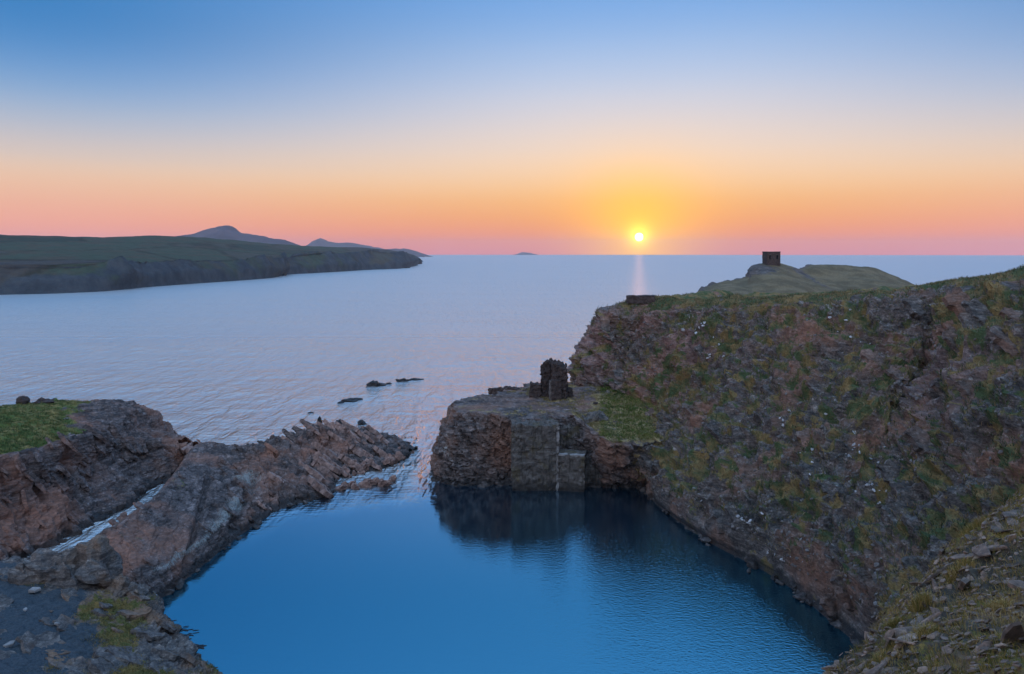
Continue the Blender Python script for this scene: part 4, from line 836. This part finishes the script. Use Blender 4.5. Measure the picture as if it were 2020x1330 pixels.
o = scatter_joined('slate_chips', sm[:5], P2[pk] + n_[pk] * .01 + np.random.default_rng(8).normal(0, .02, (2600, 3)), n_[pk], np.random.default_rng(7).uniform(.025, .075, 2600), M['slate'], slope, .5, 3); o['kind'] = 'stuff'
# ---- grass, as blades
def blades(pts, nrms, h, w, per, spread, lean, seed, up=.6):
    """per blades for each point: one bent blade = 2 triangles."""
    r = np.random.default_rng(seed); n = len(pts) * per
    P_ = np.repeat(pts, per, 0); Nn = np.repeat(nrms, per, 0); hh = np.repeat(np.broadcast_to(h, (len(pts),)), per) * r.uniform(.55, 1.25, n); sp = np.repeat(np.broadcast_to(spread, (len(pts),)), per)
    off = r.normal(size=(n, 3)); off -= Nn * (off * Nn).sum(1, keepdims=True); P_ = P_ + off * sp[:, None] * .5
    D = Nn * (1 - up) + np.array([0, 0, 1]) * up + off * lean + r.normal(0, .18, (n, 3)); D /= np.linalg.norm(D, axis=1, keepdims=True)
    side_ = np.cross(D, r.normal(size=(n, 3))); side_ /= np.linalg.norm(side_, axis=1, keepdims=True); ww = (np.broadcast_to(w, (len(pts),)).repeat(per) * r.uniform(.6, 1.3, n))[:, None]
    droop = np.array([0, 0, -1]) * hh[:, None] * .22 + off * hh[:, None] * .18
    b0 = P_ - side_ * ww / 2 - D * hh[:, None] * .12; b1 = P_ + side_ * ww / 2 - D * hh[:, None] * .12; m = P_ + D * hh[:, None] * .6; tp = P_ + D * hh[:, None] + droop
    V = np.stack([b0, b1, m + side_ * ww * .35, m - side_ * ww * .35, tp], 1).reshape(-1, 3); k = np.arange(n)[:, None] * 5
    return V, np.concatenate([k + [0, 1, 2], k + [0, 2, 3], k + [3, 2, 4]], 0)
TF = [(1925, 1047, 80, 26, .16, 'wide ochre grass tuft on the upper rim of the slate slope'), (1880, 1142, 42, 24, .14, 'ochre grass tuft on the rim above the dark slate blocks'), (1768, 1248, 36, 22, .15, 'golden grass tuft on the lower rim of the slate slope'), (1822, 1205, 46, 34, .15, 'tall dry grass tuft halfway down the slate rim'),
      (1700, 1300, 34, 22, .11, 'green grass tuft at the lowest point of the slope rim'), (1985, 1225, 46, 24, .15, 'straw coloured grass tuft among slates near the right margin'), (1840, 1285, 30, 26, .14, 'pale dead grass tuft right of the lichen spotted block'), (1905, 1130, 50, 20, .12, 'mossy grass tuft between slates below the upper rim'),
      (1960, 1010, 40, 16, .12, 'small grass tuft at the top right of the slope'), (1745, 1315, 60, 24, .10, 'low grass mat along the bottom edge of the slope')]
for k, (u, v, wpx, hpx, h, lab) in enumerate(TF):
    j = idx[np.argmin((u_[idx] - u)**2 + (v_[idx] - v)**2)]; c = P2[j]; s = c[1] / F * wpx / 2
    r_ = np.random.default_rng(300 + k); a = r_.uniform(0, 6.28, 60); rad = s * np.sqrt(r_.uniform(0, 1, 60)); cand = np.stack([rad * np.cos(a), rad * np.sin(a), 0 * a], 1)
    nn = np.repeat(n_[j][None], 60, 0); cand -= nn * (cand * nn).sum(1, keepdims=True)
    V, Fc = blades(cand, nn, c[1] / F * hpx * (1 - .4 * rad / s), .006, 9, .08, .12, 310 + k)
    o = mesh_obj('grass_tuft', V, Fc, M['dry']); o.location = c; tag(o, lab, 'grass', 'grass tufts on the slate slope')
pk = np.random.default_rng(19).choice(idx, 4200, p=np.clip(gr[idx] + .25, .02, 1) / np.clip(gr[idx] + .25, .02, 1).sum())
V, Fc = blades(P2[pk], n_[pk], .10, .005, 7, .07, .15, 21); o = mesh_obj('grass', V, Fc, M['dry'], slope); o['kind'] = 'stuff'
# ---- the block with two lichen spots
j = idx[np.argmin((u_[idx] - 1790)**2 + (v_[idx] - 1278)**2)]; c = P2[j]
lb = put('slate_block', rock_mesh('slate_block', 231, (.26, .2, .17), 3, .06, mat=M['slate'], cut=10), c + n_[j] * .06, (.2, -.1, .4)); tag(lb, 'dark slate block with two white lichen spots', 'rock')
bpy.context.view_layer.update()
for u, v, s in ((1768, 1275, .022), (1771, 1270, .015)):
    dirv = Vector(((u - U0) / F, 1, -(v - V0) / F)).normalized(); inv = lb.matrix_world.inverted()
    hit, loc, nor, fi = lb.ray_cast(inv @ Vector((0, 0, H)), inv.to_3x3() @ dirv)
    if hit:
        rs = np.random.default_rng(int(u)); a = np.linspace(0, 2 * math.pi, 10, endpoint=False); q = nor.to_track_quat('Z', 'Y').to_matrix()
        pts = [loc + nor * .012 + q @ Vector((math.cos(t) * s * rs.uniform(.8, 1.15), math.sin(t) * s * rs.uniform(.8, 1.15), 0)) for t in a]; me = bpy.data.meshes.new('lichen'); me.from_pydata([p[:] for p in pts] + [(loc + nor * .016)[:]] + [(p - nor * .02)[:] for p in pts], [], [(k, (k + 1) % 10, 10) for k in range(10)] + [(k, 11 + k, 11 + (k + 1) % 10, (k + 1) % 10) for k in range(10)]); me.materials.append(M['lichen'])
        o = bpy.data.objects.new('lichen', me); C.objects.link(o); o.parent = lb
# ================================================================== vegetation and stones farther off
P2, n_, gr, zc, rimz, shp = CLIFF
u_, v_ = uv_of(P2); rg = np.random.default_rng(31)
vis = np.nonzero((u_ > 1130) & (u_ < 2060) & (v_ > 520) & (v_ < 1320) & (zc > 1.2) & (zc < rimz - .35) & (P2[:, 1] > 45))[0]
dist = P2[vis, 1]
wgt = np.clip(gr[vis] + .25 + .35 * perlin(P2[vis] * .5, 95), .03, 1); wgt /= wgt.sum()
pk = rg.choice(vis, 32000, p=wgt)
V, Fc = blades(P2[pk], n_[pk], rg.uniform(.16, .48, 32000), .06, 5, .42, .25, 32); o = mesh_obj('grass', V, Fc, M['tuft'], cliff); o['kind'] = 'stuff'
# scree and loose blocks on the cliff: the large ones are pieces, the small ones a mass
st = [rock_mesh('stone', 240 + k, (1, .8, .5), 1, .12, mat=M['palestone'], cut=6) for k in range(6)]
dst = [rock_mesh('stone', 250 + k, (1, .75, .45), 1, .15, mat=M['dress'], cut=6) for k in range(6)]
for k, (a, b, ra, rb, m) in enumerate([(1655, 632, 32, 28, 22), (1690, 678, 22, 14, 9), (1375, 645, 30, 22, 12), (1415, 692, 26, 18, 8), (1535, 818, 24, 18, 10), (1640, 790, 40, 18, 9), (1690, 895, 40, 30, 14), (1600, 900, 30, 22, 8), (1480, 1022, 35, 9, 8), (1730, 960, 25, 30, 8), (1810, 1170, 25, 25, 8), (1530, 1110, 40, 12, 8), (1850, 700, 50, 60, 8), (1385, 988, 3, 1, 1)]):
    for q_ in range(m):
        uu, vv = a + rg.normal() * ra * .6, b + rg.normal() * rb * .6; j = vis[np.argmin((u_[vis] - uu)**2 + (v_[vis] - vv)**2)]
        s = P2[j, 1] / F * rg.uniform(2.0, 5.6) * (1.8 if m == 1 else 1)
        put('stone', st[int(rg.integers(6))], P2[j] + n_[j] * s * .2, frame(n_[j], rg.uniform(0, 6), rg.normal() * .4, rg.normal() * .4), (s * 1.2, s * .9, s * .8), parent=cliff)
pk = rg.choice(vis, 5200, p=(lambda w: w / w.sum())(np.clip(.75 - gr[vis] + .9 * (zc[vis] < 4), .05, 1.5)))
o = scatter_joined('scree', dst, P2[pk], n_[pk], rg.uniform(.08, .32, 5200), M['dress'], cliff, .4, 33); o['kind'] = 'stuff'
for nm, (P2, n_, gr), cnt, hh, ww, box, mat, par in (('grass', SPUR, 3600, (.15, .38), .06, (1185, 1400, 750, 880), M['bank'], spur), ('grass', SPUR, 2600, (.12, .32), .05, (1000, 1400, 755, 900), M['turf'], spur), ('grass', HILL, 5200, (.10, .30), .05, (-60, 300, 780, 930), M['sward'], hill), ('grass', LEDGE, 3200, (.08, .22), .03, (-60, 420, 1100, 1400), M['turf'], ledge)):
    u_, v_ = uv_of(P2); vis = np.nonzero((u_ > box[0]) & (u_ < box[1]) & (v_ > box[2]) & (v_ < box[3]) & (gr > .32) & (n_[:, 2] > .3))[0]
    w_ = np.clip(gr[vis] - .25, .01, 1); pk = rg.choice(vis, cnt, p=w_ / w_.sum())
    V, Fc = blades(P2[pk], n_[pk], rg.uniform(*hh, cnt), ww, 7, .35, .25, cnt); o = mesh_obj(nm, V, Fc, mat, par); o['kind'] = 'stuff'
